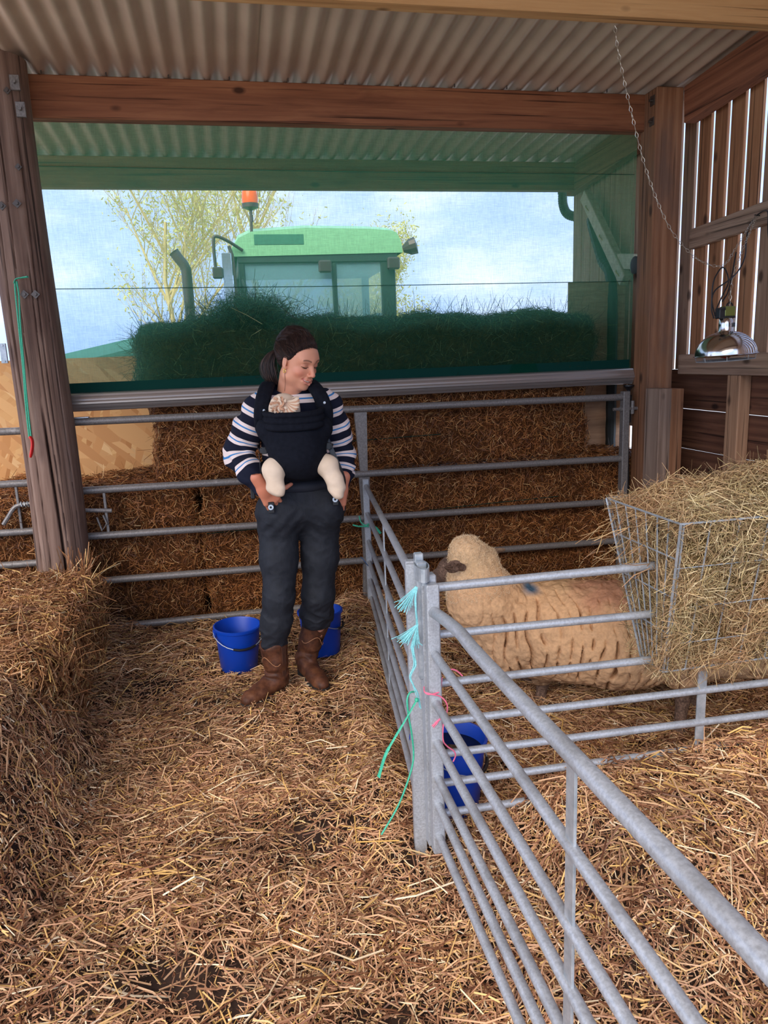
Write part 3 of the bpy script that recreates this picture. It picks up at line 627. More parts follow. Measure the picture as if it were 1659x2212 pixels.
def toph(x, y):
    s = np.clip(1-((y-2.01)/.235)**2, 0, 1); ex = np.clip((x-XT0+.0)/.12, 0, 1)
    return ZT-.012+s*ex*(.055+.020*np.sin((x-1.3)*11)+.075*np.clip((x-1.50)/.14, 0, 1)+.012*np.sin(y*25+x*9))
def f_top(n):
    x = U_(XT0+.01, X1, n); y = U_(YN, YF, n); z = toph(x, y); e = .01; gx_ = (toph(x+e, y)-toph(x-e, y))/(2*e); gy_ = (toph(x, y+e)-toph(x, y-e))/(2*e)
    N = np.stack([-gx_, -gy_, np.ones(n)], 1); N /= np.linalg.norm(N, axis=1, keepdims=True); return np.stack([x, y, z], 1), N
hy = [hay_face(15000, f_near), hay_face(5000, f_far), hay_face(5500, f_end, L=(.03, .13)), hay_face(15000, f_top, fuzz=.22)]
k = 500; P, N = f_top(k); T = N+rng.normal(0, .8, (k, 3)); T /= np.linalg.norm(T, axis=1, keepdims=True); pn = np.cross(T, rng.normal(size=(k, 3))); pn /= np.linalg.norm(pn, axis=1, keepdims=True)
hy.append(straws(P+N*.015, pn, U_(.04, .13, k), U_(.0012, .0024, k), tilt=0, T=T, bend=.15))
k = 420; x = U_(XB0, 1.75, k); P = np.stack([x, U_(YNb-.02, YFb, k), np.full(k, ZB-.015)], 1); T = np.stack([rng.normal(0, .6, k), rng.normal(0, .5, k), -np.ones(k)], 1); T /= np.linalg.norm(T, axis=1, keepdims=True)
pn = np.cross(T, rng.normal(size=(k, 3))); pn /= np.linalg.norm(pn, axis=1, keepdims=True); hy.append(straws(P, pn, U_(.04, .13, k), U_(.0012, .0026, k), tilt=0, T=T, bend=.12))
k = 60; P = np.stack([np.full(k, XT0-.01)+U_(-.03, .02, k), U_(1.95, 2.25, k), U_(.85, 1.0, k)], 1); T = np.stack([-np.ones(k), rng.normal(0, .5, k), rng.normal(-.5, .5, k)], 1); T /= np.linalg.norm(T, axis=1, keepdims=True)
pn = np.cross(T, rng.normal(size=(k, 3))); pn /= np.linalg.norm(pn, axis=1, keepdims=True); hy.append(straws(P, pn, U_(.05, .16, k), U_(.0018, .0034, k), tilt=0, T=T, bend=.08))
hay = empty('hay_load', (1.75, 2.0, .6)); tag(hay, 'heap of pale dry hay filling the wire rack', 'hay', kind='stuff')
V, F = join(hy); tag(link('stalks', mesh_np('stalks', V, F, M['hay'], False), None, hay), kind='stuff')
q = []                                                       # packed inside
nx_, ns_ = 40, 12
for x in np.linspace(XT0+.05, X1, nx_):
    ring = []
    for s in np.linspace(0, 1, ns_): y = lerp(YN+.018, YF-.018, s); ring.append((x, y, float(toph(np.array(x), np.array(y)))-.015))
    ring += [(x+.03, YFb-.015, ZB+.02), (x+.03, YNb+.015, ZB+.02)]; q.append(ring)
m_ = ns_+2; V = np.array(q).reshape(-1, 3); F = [(i*m_+j, i*m_+(j+1) % m_, (i+1)*m_+(j+1) % m_, (i+1)*m_+j) for i in range(nx_-1) for j in range(m_)]
b = MB(); b.v = [tuple(v) for v in V]; b.f = F+[tuple(range(m_)), tuple(range((nx_-1)*m_, nx_*m_))[::-1]]; b.build('packed_core', M['hay_core'], hay)

# ================================================================ buckets
def bucket(loc, rot, label, r=.118, h=.235, water=None, handle=True):
    o = empty('bucket', loc); o.rotation_euler = rot; tag(o, label, 'bucket', 'blue plastic buckets')
    rb_ = r*.80; b = MB()
    b.lathe([(0, 0), (rb_-.004, 0), (rb_, .004), (r-.004, h-.012), (r+.004, h-.012), (r+.005, h), (r-.003, h+.002), (r-.006, h-.003), (rb_-.003, .008), (0, .008)], (0, 0, 0), 40)
    me = b.mesh('shell', M['blue'], True); q = bpy.data.objects.new('shell', me); COL.objects.link(q); q.parent = o
    for s in (-1, 1):
        q = bpy.data.objects.new('ear', MB().box((s*(r+.002)-.006, -.012, h-.045), (s*(r+.002)+.006, .012, h-.008), .002).mesh('ear', M['blue'])); COL.objects.link(q); q.parent = o
    if handle:
        pts = [(-(r+.008), 0, h-.02)]+[(-(r+.012)*math.cos(a), -(r*.98)*math.sin(a)*1.0-.004, h-.02-.072*math.sin(a)) for a in np.linspace(.2, math.pi-.2, 13)]+[((r+.008), 0, h-.02)]
        q = bpy.data.objects.new('handle', MB().tube(pts, .0023, 6).mesh('handle', M['galv_bright'], True)); COL.objects.link(q); q.parent = o
        mp_ = pts[5:10]; g = bpy.data.objects.new('grip', MB().tube(mp_, .0065, 8).mesh('grip', M['black'], True)); COL.objects.link(g); g.parent = q
    if water:
        b = MB().lathe([(0, water), (r*.8+(r*.19)*water/h-.004, water)], (0, 0, 0), 40); q = bpy.data.objects.new('water', b.mesh('water', M['water'])); COL.objects.link(q); q.parent = o
    return o
bucket((-.062, 3.66, .002), (.03, .02, .28), 'blue bucket standing on its own left of the woman', water=None)
bucket((.385, 3.735, .004), (-.02, .02, 1.2), 'blue bucket half hidden behind the boots of the woman')
bucket((.632, 2.19, .02), (0, .02, .9), 'blue bucket with dark water behind the middle post of the hurdles', r=.128, h=.262, water=.215)

# ================================================================ heat lamp, chain and cable
lp = (2.4347, 3.3000, 1.4957)
lamp = empty('heat_lamp', lp); tag(lamp, 'shiny metal heat lamp with wire guard hanging at the right wall', 'lamp')
Rl = Matrix.Rotation(math.radians(-3), 3, 'Y')
prof = [(.146, 0), (.150, .004), (.146, .008), (.143, .008)]+[(.143*math.cos(a), .008+.112*math.sin(a)) for a in np.linspace(.05, 1.30, 16)]+[(.036, .118), (.034, .122), (.033, .150), (.031, .178), (.027, .182), (0, .182)]
MB().lathe(prof, lp, 48, Rl).build('shade', M['chrome'], lamp, True)
g = MB()
for r in (.135, .10, .065, .03): g.tube([Vector(lp)+Rl@Vector((r*math.cos(a), r*math.sin(a), -.022+.0*r)) for a in np.linspace(0, 2*math.pi, 33)], .0018, 5, False)
for i in range(4):
    a = i*math.pi/4+.2; g.tube([Vector(lp)+Rl@Vector((s*.138*math.cos(a), s*.138*math.sin(a), -.0225 if abs(s) < 1 else .004)) for s in (-1, -.97, -.5, .5, .97, 1)], .0018, 5)
g.build('wire_guard', M['galv_bright'], lamp)
g = MB().ball(Vector(lp)+Vector((0, 0, .04)), (.05, .05, .055), 16); g.build('bulb', plain('heat_bulb', C(150, 40, 34), .2), lamp, True)
lv = Vector(lp)
sl = MB()
for a in (3.6, 4.35, 5.1, 5.8): sl.obox(lv+Vector((.0335*math.cos(a), .0335*math.sin(a), .148)), (.003, .003, .010), Matrix.Rotation(a, 3, 'Z'), .001)
sl.build('vent_slot', M['black'], lamp)
MB().obox(lv+Vector((-.002, .0, .213)), (.030, .022, .024), None, .004).build('ballast_box', plain('olive_plate', C(118, 124, 62), .25, .4), lamp)
b = MB(); b.obox(lv+Vector((-.042, 0, .205)), (.017, .02, .026), None, .004); b.tube([lv+Vector((-.058, -.01, .222)), lv+Vector((-.03, -.02, .226))], .008, 8); b.obox(lv+Vector((0, 0, .186)), (.03, .02, .006), None, .003); b.build('socket', M['black'], lamp)
MB().tube([lv+Vector((.008+.016*math.cos(a), 0, .238+.016*math.sin(a))) for a in np.linspace(0, math.pi, 9)], .0045, 6).build('hanging_eye', M['black'], lamp)
b = MB()
for dx in (.028, .034, .040): b.tube([lv+Vector((dx, -.004, .12)), lv+Vector((dx+.002, -.006, .186)), lv+Vector((dx-.016, -.004, .196))], .0013, 5)
b.build('spring_clip', M['galv_bright'], lamp)
linkm = None
def chain(name, pts, label, step=.0235, parent=None):
    global linkm
    o = empty(name, pts[0]); tag(o, label, 'chain', 'lamp chains')
    if linkm is None:
        q = [(.0062*math.cos(a)*(1.0 if math.sin(a) > -.2 else .55), 0, .0145*math.sin(a)) for a in np.linspace(0, 2*math.pi, 13)]
        linkm = MB().tube(q, .0013, 5, False).mesh('chain_link', M['chain'], True)
    sp = spline(pts, 30); d = 0; acc = [0]
    for a, b in zip(sp, sp[1:]): acc.append(acc[-1]+(b-a).length)
    n = int(acc[-1]/step); j = 0
    for i in range(n):
        s = (i+.5)*step
        while acc[j+1] < s: j += 1
        t = (s-acc[j])/(acc[j+1]-acc[j]); p = sp[j].lerp(sp[j+1], t); dr = (sp[j+1]-sp[j]).normalized()
        R = frame(dr, (1, .3, 0) if abs(dr.x) < .9 else (0, 1, 0)) @ Matrix.Rotation(math.radians(45+90*(i % 2)+random.uniform(-14, 14)), 3, 'Z')
        q = bpy.data.objects.new('chain_link', linkm); COL.objects.link(q); q.parent = o; q.matrix_parent_inverse = Matrix(); q.location = p-Vector(o.location); q.rotation_euler = R.to_euler()
    return o
hook = (2.8500, 3.6716, 2.2206)
chain('lamp_chain', [(1.7483, 3.2200, 2.9088), (1.7713, 3.2200, 2.7944), (1.8334, 3.2200, 2.5841), (1.9196, 3.2200, 2.3317), (2.0439, 3.2400, 2.1141), (2.1702, 3.2700, 1.9989), (2.2878, 3.3000, 1.9405), (2.4089, 3.3200, 1.9286), (2.5346, 3.4000, 2.0207), (2.6630, 3.5000, 2.1131), hook], 'slack steel chain swagged from the near roof beam to the wall rail', .027)
chain('lamp_chain', [(2.4427, 3.3000, 1.7319), (2.4450, 3.3000, 1.8129), (2.4684, 3.3200, 1.8799), (2.5241, 3.3600, 1.9604), (2.6281, 3.4500, 2.0606), (hook[0], hook[1]-.01, hook[2])], 'steel chain holding the heat lamp up to the wall rail', .027)
cb = empty('lamp_cable', hook); tag(cb, 'black electric cable looped above the heat lamp', 'cable')
for pts in ([(2.3516, 3.2800, 1.6868), (2.3295, 3.2800, 1.7593), (2.3319, 3.2800, 1.8456), (2.3588, 3.2800, 1.8987), (2.3831, 3.2800, 1.9133), (2.4052, 3.2800, 1.8829), (2.4131, 3.2800, 1.8398), (2.3839, 3.2800, 1.7797), (2.3594, 3.2800, 1.7259), (2.3516, 3.2800, 1.6868)],
            [(2.3375, 3.2700, 1.6756), (2.3218, 3.2700, 1.7261), (2.3324, 3.2700, 1.8016), (2.4172, 3.2800, 1.8548), (2.5178, 3.3500, 1.9045), (2.5876, 3.4000, 1.9760), (2.6662, 3.5000, 2.0680), (2.7162, 3.5500, 2.1394), hook, (hook[0]-.03, hook[1]-.12, hook[2]+.0), (2.7508, 3.4500, 2.1044), (2.7777, 3.4500, 1.9691)],
            [(2.3856, 3.2800, 1.7536), (2.4134, 3.2800, 1.7965), (2.4440, 3.3000, 1.8673), (2.4988, 3.3500, 1.9921)]):
    MB().tube(spline(pts, 8), .0036, 6).build('cable_run', M['black'], cb, True)
MB().tube([(hook[0]-.012, hook[1], hook[2]+.004), (hook[0]+.04, hook[1], hook[2]+.0)], .004, 6).build('nail', M['steel'], cb)

# ================================================================ twine tied to pole, gate and hurdles
tp = empty('hanging_twine', (-0.9980, 4.1500, 2.0184)); tag(tp, 'green twine loop with a red handle hanging on the round pole', 'twine')
twine('loop', [(-1.0122, 4.1450, 2.0002), (-1.0149, 4.1350, 1.9275), (-1.0202, 4.1300, 1.7456), (-1.0269, 4.1300, 1.5607), (-1.0381, 4.1300, 1.3722), (-1.0427, 4.1300, 1.2161)], .0042, 'twine_green', None, parent=tp)
twine('loop', [(-1.0023, 4.1400, 1.9995), (-0.9985, 4.1300, 1.9267), (-1.0093, 4.1280, 1.7909), (-1.0170, 4.1200, 1.5836), (-1.0263, 4.1250, 1.4194), (-1.0324, 4.1250, 1.2160)], .0042, 'twine_green', None, parent=tp)
MB().tube(spline([(-1.0165, 4.1400, 1.9908), (-1.0039, 4.1350, 2.0102), (-0.9759, 4.1300, 2.0158), (-0.9427, 4.1200, 2.0186)], 4), [.005]*5+[.006]*4+[.008]*3+[.010], 6, flat=.5).build('knot', M['twine_green'], tp)
MB().tube(spline([(-1.0373, 4.1200, 1.2216), (-1.0278, 4.1180, 1.2042), (-1.0302, 4.1180, 1.1680), (-1.0468, 4.1200, 1.1127)], 4), [.010]+[.0125]*11+[.009], 10, flat=.6).build('handle', M['red'], tp, True)
tg = empty('tied_twine', (0.7419, 4.3300, 0.5385)); tag(tg, 'green twine knotted round the far hurdle end and the gate brace', 'twine')
for pts, r in (([(0.7174, 4.3200, 0.6097), (0.7238, 4.3000, 0.5756), (0.7498, 4.2900, 0.5553), (0.7703, 4.2900, 0.5622), (0.7922, 4.2900, 0.5371)], .004), ([(0.6716, 4.3000, 0.5627), (0.7066, 4.2900, 0.5532), (0.7687, 4.2850, 0.5489)], .005), ([(0.7927, 4.2900, 0.5487), (0.8160, 4.2800, 0.5314), (0.8379, 4.2800, 0.5004)], .008)):
    twine('strand', pts, r, 'twine_green', None, parent=tg)
twine('tied_twine', [(0.7141, 4.3200, 0.3517), (0.7284, 4.2900, 0.3375), (0.7540, 4.2800, 0.3022), (0.7837, 4.2800, 0.3171)], .003, 'twine_blue', 'thin blue twine low round the far hurdle end')
def frayed(o, a, b, w, n, mat):
    a, b = Vector(a), Vector(b); q = MB(); d = (b-a)
    for i in range(n):
        s = Vector((random.gauss(0, w), random.gauss(0, w*.4), random.gauss(0, w*.5))); e = a+d*random.uniform(.75, 1.1)+s*1.6
        q.tube([a+s*.12, a.lerp(b, .35)+s*.5, a.lerp(b, .7)+s*1.0, e], .0011, 4)
    q.build('frayed_end', M[mat], o)
tb = empty('frayed_twine', (0.4661, 1.9500, 0.8757)); tag(tb, 'pale blue frayed twine wound down beside the middle post', 'twine')
frayed(tb, (0.4842, 1.9700, 0.8982), (0.4357, 1.9600, 0.8393), .010, 46, 'twine_pale'); frayed(tb, (0.4797, 1.9550, 0.7880), (0.4314, 1.9500, 0.7443), .009, 40, 'twine_pale')
frayed(tb, (0.4796, 1.9550, 0.7851), (0.4652, 1.9500, 0.7202), .007, 20, 'twine_pale')
for pts in ([(0.4842, 1.9700, 0.8982), (0.4764, 1.9550, 0.8589), (0.4792, 1.9550, 0.8164), (0.4796, 1.9550, 0.7851)], [(0.4734, 1.9500, 0.7592), (0.4599, 1.9450, 0.7228), (0.4666, 1.9450, 0.6716), (0.4503, 1.9400, 0.6368), (0.4578, 1.9400, 0.6096), (0.4708, 1.9400, 0.5785), (0.4793, 1.9450, 0.5335)]):
    for k in range(5): twine('strand', [(p[0]+random.gauss(0, .0018), p[1]+random.gauss(0, .0015), p[2]+random.gauss(0, .002)) for p in pts], .0016, 'twine_pale', None, 5, 5, tb)
tg = empty('hanging_twine', (0.4624, 1.9300, 0.5697)); tag(tg, 'bright green twine with two long ends hanging from the middle post', 'twine')
twine('strand', [(0.4653, 1.9450, 0.5857), (0.4464, 1.9300, 0.5924), (0.4364, 1.9250, 0.5786), (0.4344, 1.9200, 0.5565), (0.4385, 1.9200, 0.5119), (0.4452, 1.9200, 0.4590), (0.4470, 1.9200, 0.3837), (0.4240, 1.9100, 0.3176), (0.3881, 1.9000, 0.2461), (0.3337, 1.8800, 0.1805)], .0028, 'twine_green', None, parent=tg)
MB().tube(spline([(0.4665, 1.9300, 0.5676), (0.4480, 1.9200, 0.5472), (0.4219, 1.9150, 0.5095), (0.3901, 1.9100, 0.4654), (0.3601, 1.9000, 0.4239), (0.3367, 1.9000, 0.3563)], 6), [.0035]*14+[.0045]*8+[.006]*8+[.0075], 8, flat=.5).build('strand', M['twine_green'], tg, True)
MB().ball((0.4651, 1.9300, 0.5664), .007, 8).build('knot', M['twine_green'], tg)
tk = empty('tied_twine', (0.5049, 1.9200, 0.5831)); tag(tk, 'pink twine knotted round the middle post', 'twine')
for pts, r in (([(0.4975, 1.9650, 0.5869), (0.4909, 1.9350, 0.5868), (0.5007, 1.9250, 0.5814), (0.5274, 1.9300, 0.5797), (0.5417, 1.9400, 0.5835), (0.5466, 1.9450, 0.6100), (0.5497, 1.9500, 0.6177)], .0022), ([(0.4909, 1.9300, 0.5862), (0.5105, 1.9200, 0.5823), (0.5384, 1.9300, 0.5664), (0.5550, 1.9300, 0.5449), (0.5572, 1.9300, 0.5193), (0.5462, 1.9350, 0.4734), (0.5436, 1.9350, 0.4239), (0.5561, 1.9350, 0.4007), (0.5746, 1.9300, 0.3852), (0.5801, 1.9300, 0.3690), (0.5724, 1.9300, 0.3503)], .0022),
               ([(0.5673, 1.9500, 0.6389), (0.5830, 1.9500, 0.6384), (0.5972, 1.9500, 0.6306), (0.6128, 1.9500, 0.6138)], .0022), ([(0.5193, 1.9300, 0.4845), (0.5338, 1.9300, 0.4943), (0.5555, 1.9350, 0.5021)], .003)):
    twine('strand', pts, r, 'twine_pink', None, parent=tk)
frayed(tk, (0.5353, 1.9300, 0.4956), (0.5162, 1.9300, 0.4759), .004, 10, 'twine_pink')

# ================================================================ boards, tractor and trees outside
b = MB().box((-3.3, 5.46, .0), (-.515, 5.48, 1.632)); tag(b.build('strand_board', M['osb']), 'orange strand board standing behind the gate on the left', 'board')
b = MB().box((2.395, 4.97, -.05), (2.90, 4.99, 2.02)); tag(b.build('plywood_sheet', M['ply']), 'tall plywood sheet between the straw stack and the right wall', 'board')
tr = empty('tractor', (1.0, 7.8, 0)); tag(tr, 'green tractor with a glazed cab parked beyond the straw stack', 'tractor')
cx0, cx1, cy0, cy1 = .17, 1.66, 7.1, 8.5
# roof: rounded shell
q = MB(); nn = 20
outl = [(cx0-.06, 2.50), (cx0-.06, 2.55), (cx0+.02, 2.66), (cx0+.14, 2.715), (.8, 2.745), (1.4, 2.735), (cx1-.06, 2.72), (cx1, 2.70), (cx1+.04, 2.62), (cx1+.05, 2.545), (cx1+.05, 2.52)]
m_ = len(outl)
for y, dz in ((cy0-.02, 0), (cy0+.0, .0), (cy0+.15, .05), ((cy0+cy1)/2, .08), (cy1, .03), (cy1+.04, 0)):
    q.v += [(x, y, z+dz*(z > 2.6)) for x, z in outl]
q.f = [(i*m_+j, i*m_+j+1, (i+1)*m_+j+1, (i+1)*m_+j) for i in range(5) for j in range(m_-1)]+[tuple(range(m_)), tuple(range(5*m_, 6*m_))[::-1]]
q.build('cab_roof', M['tractor'], tr, True)
MB().box((cx0, cy0-.01, 2.44), (cx1, cy1, 2.53), .01).build('roof_frame', M['tractor_dark'], tr)
MB().box((.33, cy0-.024, 2.60), (.78, cy0-.018, 2.69), .002).build('roof_decal', plain('decal', C(60, 130, 96), .5), tr)
for x0, x1 in ((cx0, cx0+.06), (1.03, 1.075), (cx1-.16, cx1-.02)):
    MB().box((x0, cy0, 1.1), (x1, cy0+.05, 2.46), .01).build('cab_pillar', M['tractor_dark'], tr)
for x0, x1 in ((cx0, cx0+.06), (cx1-.10, cx1-.02)): MB().box((x0, cy1-.05, 1.1), (x1, cy1, 2.46), .01).build('cab_pillar', M['tractor_dark'], tr)
for x0, x1 in ((cx0+.06, 1.03), (1.075, cx1-.16)): 
    MB().box((x0, cy0+.02, 1.15), (x1, cy0+.026, 2.44)).build('window_pane', M['glass'], tr)
MB().box((cx0+.06, cy1-.03, 1.15), (cx1-.1, cy1-.024, 2.44)).build('window_pane', M['glass'], tr)
MB().box((1.5, 7.5, 1.1), (1.62, 8.0, 2.0), .03).build('seat_back', M['black'], tr); MB().box((1.18, 7.5, 1.1), (1.55, 8.0, 1.5), .03).build('seat', M['black'], tr)
q = MB(); q.tube([(.55, 7.75, 1.2), (.72, 7.75, 1.75)], .03, 8); q.tube([(.72+.05*math.cos(a), 7.75+.19*math.sin(a), 1.78+.12*math.cos(a)) for a in np.linspace(0, 6.283, 25)], .014, 6); q.build('steering_wheel', M['black'], tr)
for p in ((.97, 7.08, 2.40), (1.62, 7.08, 2.42)): MB().box((p[0]-.07, p[1]-.06, p[2]-.055), (p[0]+.05, p[1], p[2]+.055), .02).build('work_lamp', M['steel'], tr)
MB().tube([(1.10, 7.08, 1.80), (1.14, 7.05, 1.80), (1.16, 7.05, 1.83)], .018, 8).build('door_handle', M['black'], tr)
q = MB(); q.lathe([(.0, 0), (.03, 0), (.075, .07), (.08, .13), (0, .14)], (1.72, 7.1, 2.55), 12, frame((.9, -.3, .25))); q.build('flood_lamp', M['steel'], tr)
# hood, running left and sloping down, and the bonnet's flank
q = MB(); hh = [(-.1, 1.95), (-.5, 1.90), (-1.0, 1.80), (-1.5, 1.70), (-1.95, 1.60), (-2.15, 1.45)]
for x, z in hh: q.v += [(x, 7.35, 1.05), (x, 7.35, z-.10), (x, 7.45, z), (x, 8.05, z), (x, 8.15, z-.10), (x, 8.15, 1.05)]
q.f = [(i*6+j, (i+1)*6+j, (i+1)*6+j+1, i*6+j+1) for i in range(5) for j in range(5)]+[(0, 1, 2, 3, 4, 5), (35, 34, 33, 32, 31, 30)]
q.build('bonnet', plain('bonnet_green', C(70, 130, 110), .3), tr)
MB().box((-.1, 7.2, .9), (cx1, 8.4, 1.2), .03).build('cab_base', M['tractor_dark'], tr)
for x, y, r, w in ((1.45, 7.0, .82, .4), (1.45, 8.6, .82, .4), (-1.5, 7.15, .55, .3), (-1.5, 8.35, .55, .3)):
    q = MB(); q.lathe([(r*.5, -w/2), (r*.92, -w/2), (r, -w*.3), (r, w*.3), (r*.92, w/2), (r*.5, w/2)], (x, y, r), 28, frame((0, 1, 0))); wl = q.build('tyre', M['rubber'], tr)
    q = MB(); q.lathe([(0, -.05), (r*.3, -.08), (r*.5, -w*.4), (r*.52, w*.4), (0, w*.3)], (x, y, r), 24, frame((0, 1, 0))); q.build('rim', plain('rim_yellow', C(214, 180, 40), .5), wl)
ex = MB().tube(spline([(-.29, 7.1, 1.5), (-.29, 7.1, 2.3), (-.30, 7.1, 2.42), (-.345, 7.1, 2.49), (-.385, 7.1, 2.55)], 6), [.046]*24+[.05], 14, caps=False); ex.build('exhaust', M['steel'], tr, True)
bc = MB(); bc.tube([(.31, 7.1, 2.56), (.32, 7.1, 2.90)], .013, 8); bc.lathe([(.02, 0), (.072, .02), (.075, .055), (0, .055)], (.32, 7.1, 2.90), 20); bc.lathe([(0, 0), (.016, .0), (.016, .06), (0, .06)], (.322, 7.1, 2.80), 8)
bb = bc.build('beacon_stem', M['steel'], tr, True)
MB().lathe([(.070, 0), (.072, .05), (.066, .10), (.048, .14), (.02, .155), (0, .157)], (.32, 7.1, 2.955), 24).build('beacon_lens', M['amber'], bb, True)
q = MB(); q.tube(spline([(.22, 7.06, 2.55), (.10, 7.0, 2.62), (.0, 6.98, 2.66), (-.03, 6.98, 2.62), (-.03, 6.98, 2.40), (-.02, 6.98, 2.32)], 5), .015, 8); q.tube(spline([(.10, 7.0, 2.58), (.13, 7.0, 2.45), (.13, 7.0, 2.15), (.09, 7.0, 2.02), (.03, 7.0, 2.0)], 5), .015, 8); q.build('mirror_arm', M['steel'], tr, True)
MB().box((.03, 6.97, 2.08), (.115, 7.0, 2.52), .012).build('mirror', plain('mirror', C(190, 205, 215), .1, .6), tr)
MB().box((-.06, 6.95, 2.30), (.03, 7.0, 2.40), .015).build('side_lamp', M['steel'], tr)
MB().tube(spline([(.20, 7.05, 2.3), (.22, 7.03, 2.2), (.20, 7.05, 2.12), (.19, 7.04, 1.6)], 5), .014, 8).build('grab_rail', M['tractor_dark'], tr, True)

def tree(base, h, spread, label, seed, nb=9, leafn=2600, lean=0.0, leafcol='leaf'):
    R_ = random.Random(seed); o = empty('willow_tree', base); tag(o, label, 'tree', 'bare spring trees behind the yard'); q = MB(); tips = []
    def grow(p, d, L, r, lv):
        n = 4; pts = [p]; rs = [r]; dd = d.copy()
        for i in range(n):
            dd = (dd+Vector((R_.gauss(0, .10), R_.gauss(0, .10), .05*lv))).normalized(); p = p+dd*(L/n); pts.append(p); rs.append(r*(1-.55*(i+1)/n))
            if lv >= 1: tips.append(p)
        q.tube(pts, rs, 5 if lv < 2 else 3, caps=False)
        if lv < 4:
            for i in range({0: nb, 1: 7, 2: 6, 3: 3}[lv]):
                t = R_.uniform(.25, 1); j = min(int(t*n), n-1); s = pts[j].lerp(pts[j+1], t*n-j); a = R_.uniform(0, 6.283)
                sd = Vector((math.cos(a), math.sin(a), 0)); nd = (dd*1.0+sd*spread*R_.uniform(.5, 1.1)).normalized(); grow(s, nd, L*R_.uniform(.42, .62), r*.42, lv+1)
    grow(Vector(base), Vector((lean, 0, 1)).normalized(), h*.62, h*.010, 0)
    q.build('branches', M['bark'], o)
    T = np.array([tips[R_.randrange(len(tips))] for _ in range(leafn)], float)+rng.normal(0, .10, (leafn, 3))
    V, F = straws(T, rng.normal(size=(leafn, 3))+1e-3, U_(.04, .09, leafn), U_(.015, .03, leafn), tilt=0)
    tag(link('leaves', mesh_np('leaves', V, F, M[leafcol], False), None, o), kind='stuff'); return o
tree((-.75, 13.2, 0), 6.6, .9, 'tall bare willow with yellow twigs behind the tractor bonnet', 3, 10, 3800)
tree((1.0, 17.5, 0), 7.6, .8, 'slender bare willow rising behind the orange beacon', 5, 9, 2600)
tree((3.2, 15.5, 0), 4.4, 1.0, 'low leafy tree seen through the cab glass and right of it', 8, 9, 9000)
tree((-7.4, 22, 0), 2.5, 1.2, 'small bush on the skyline at the far left', 12, 8, 3000)

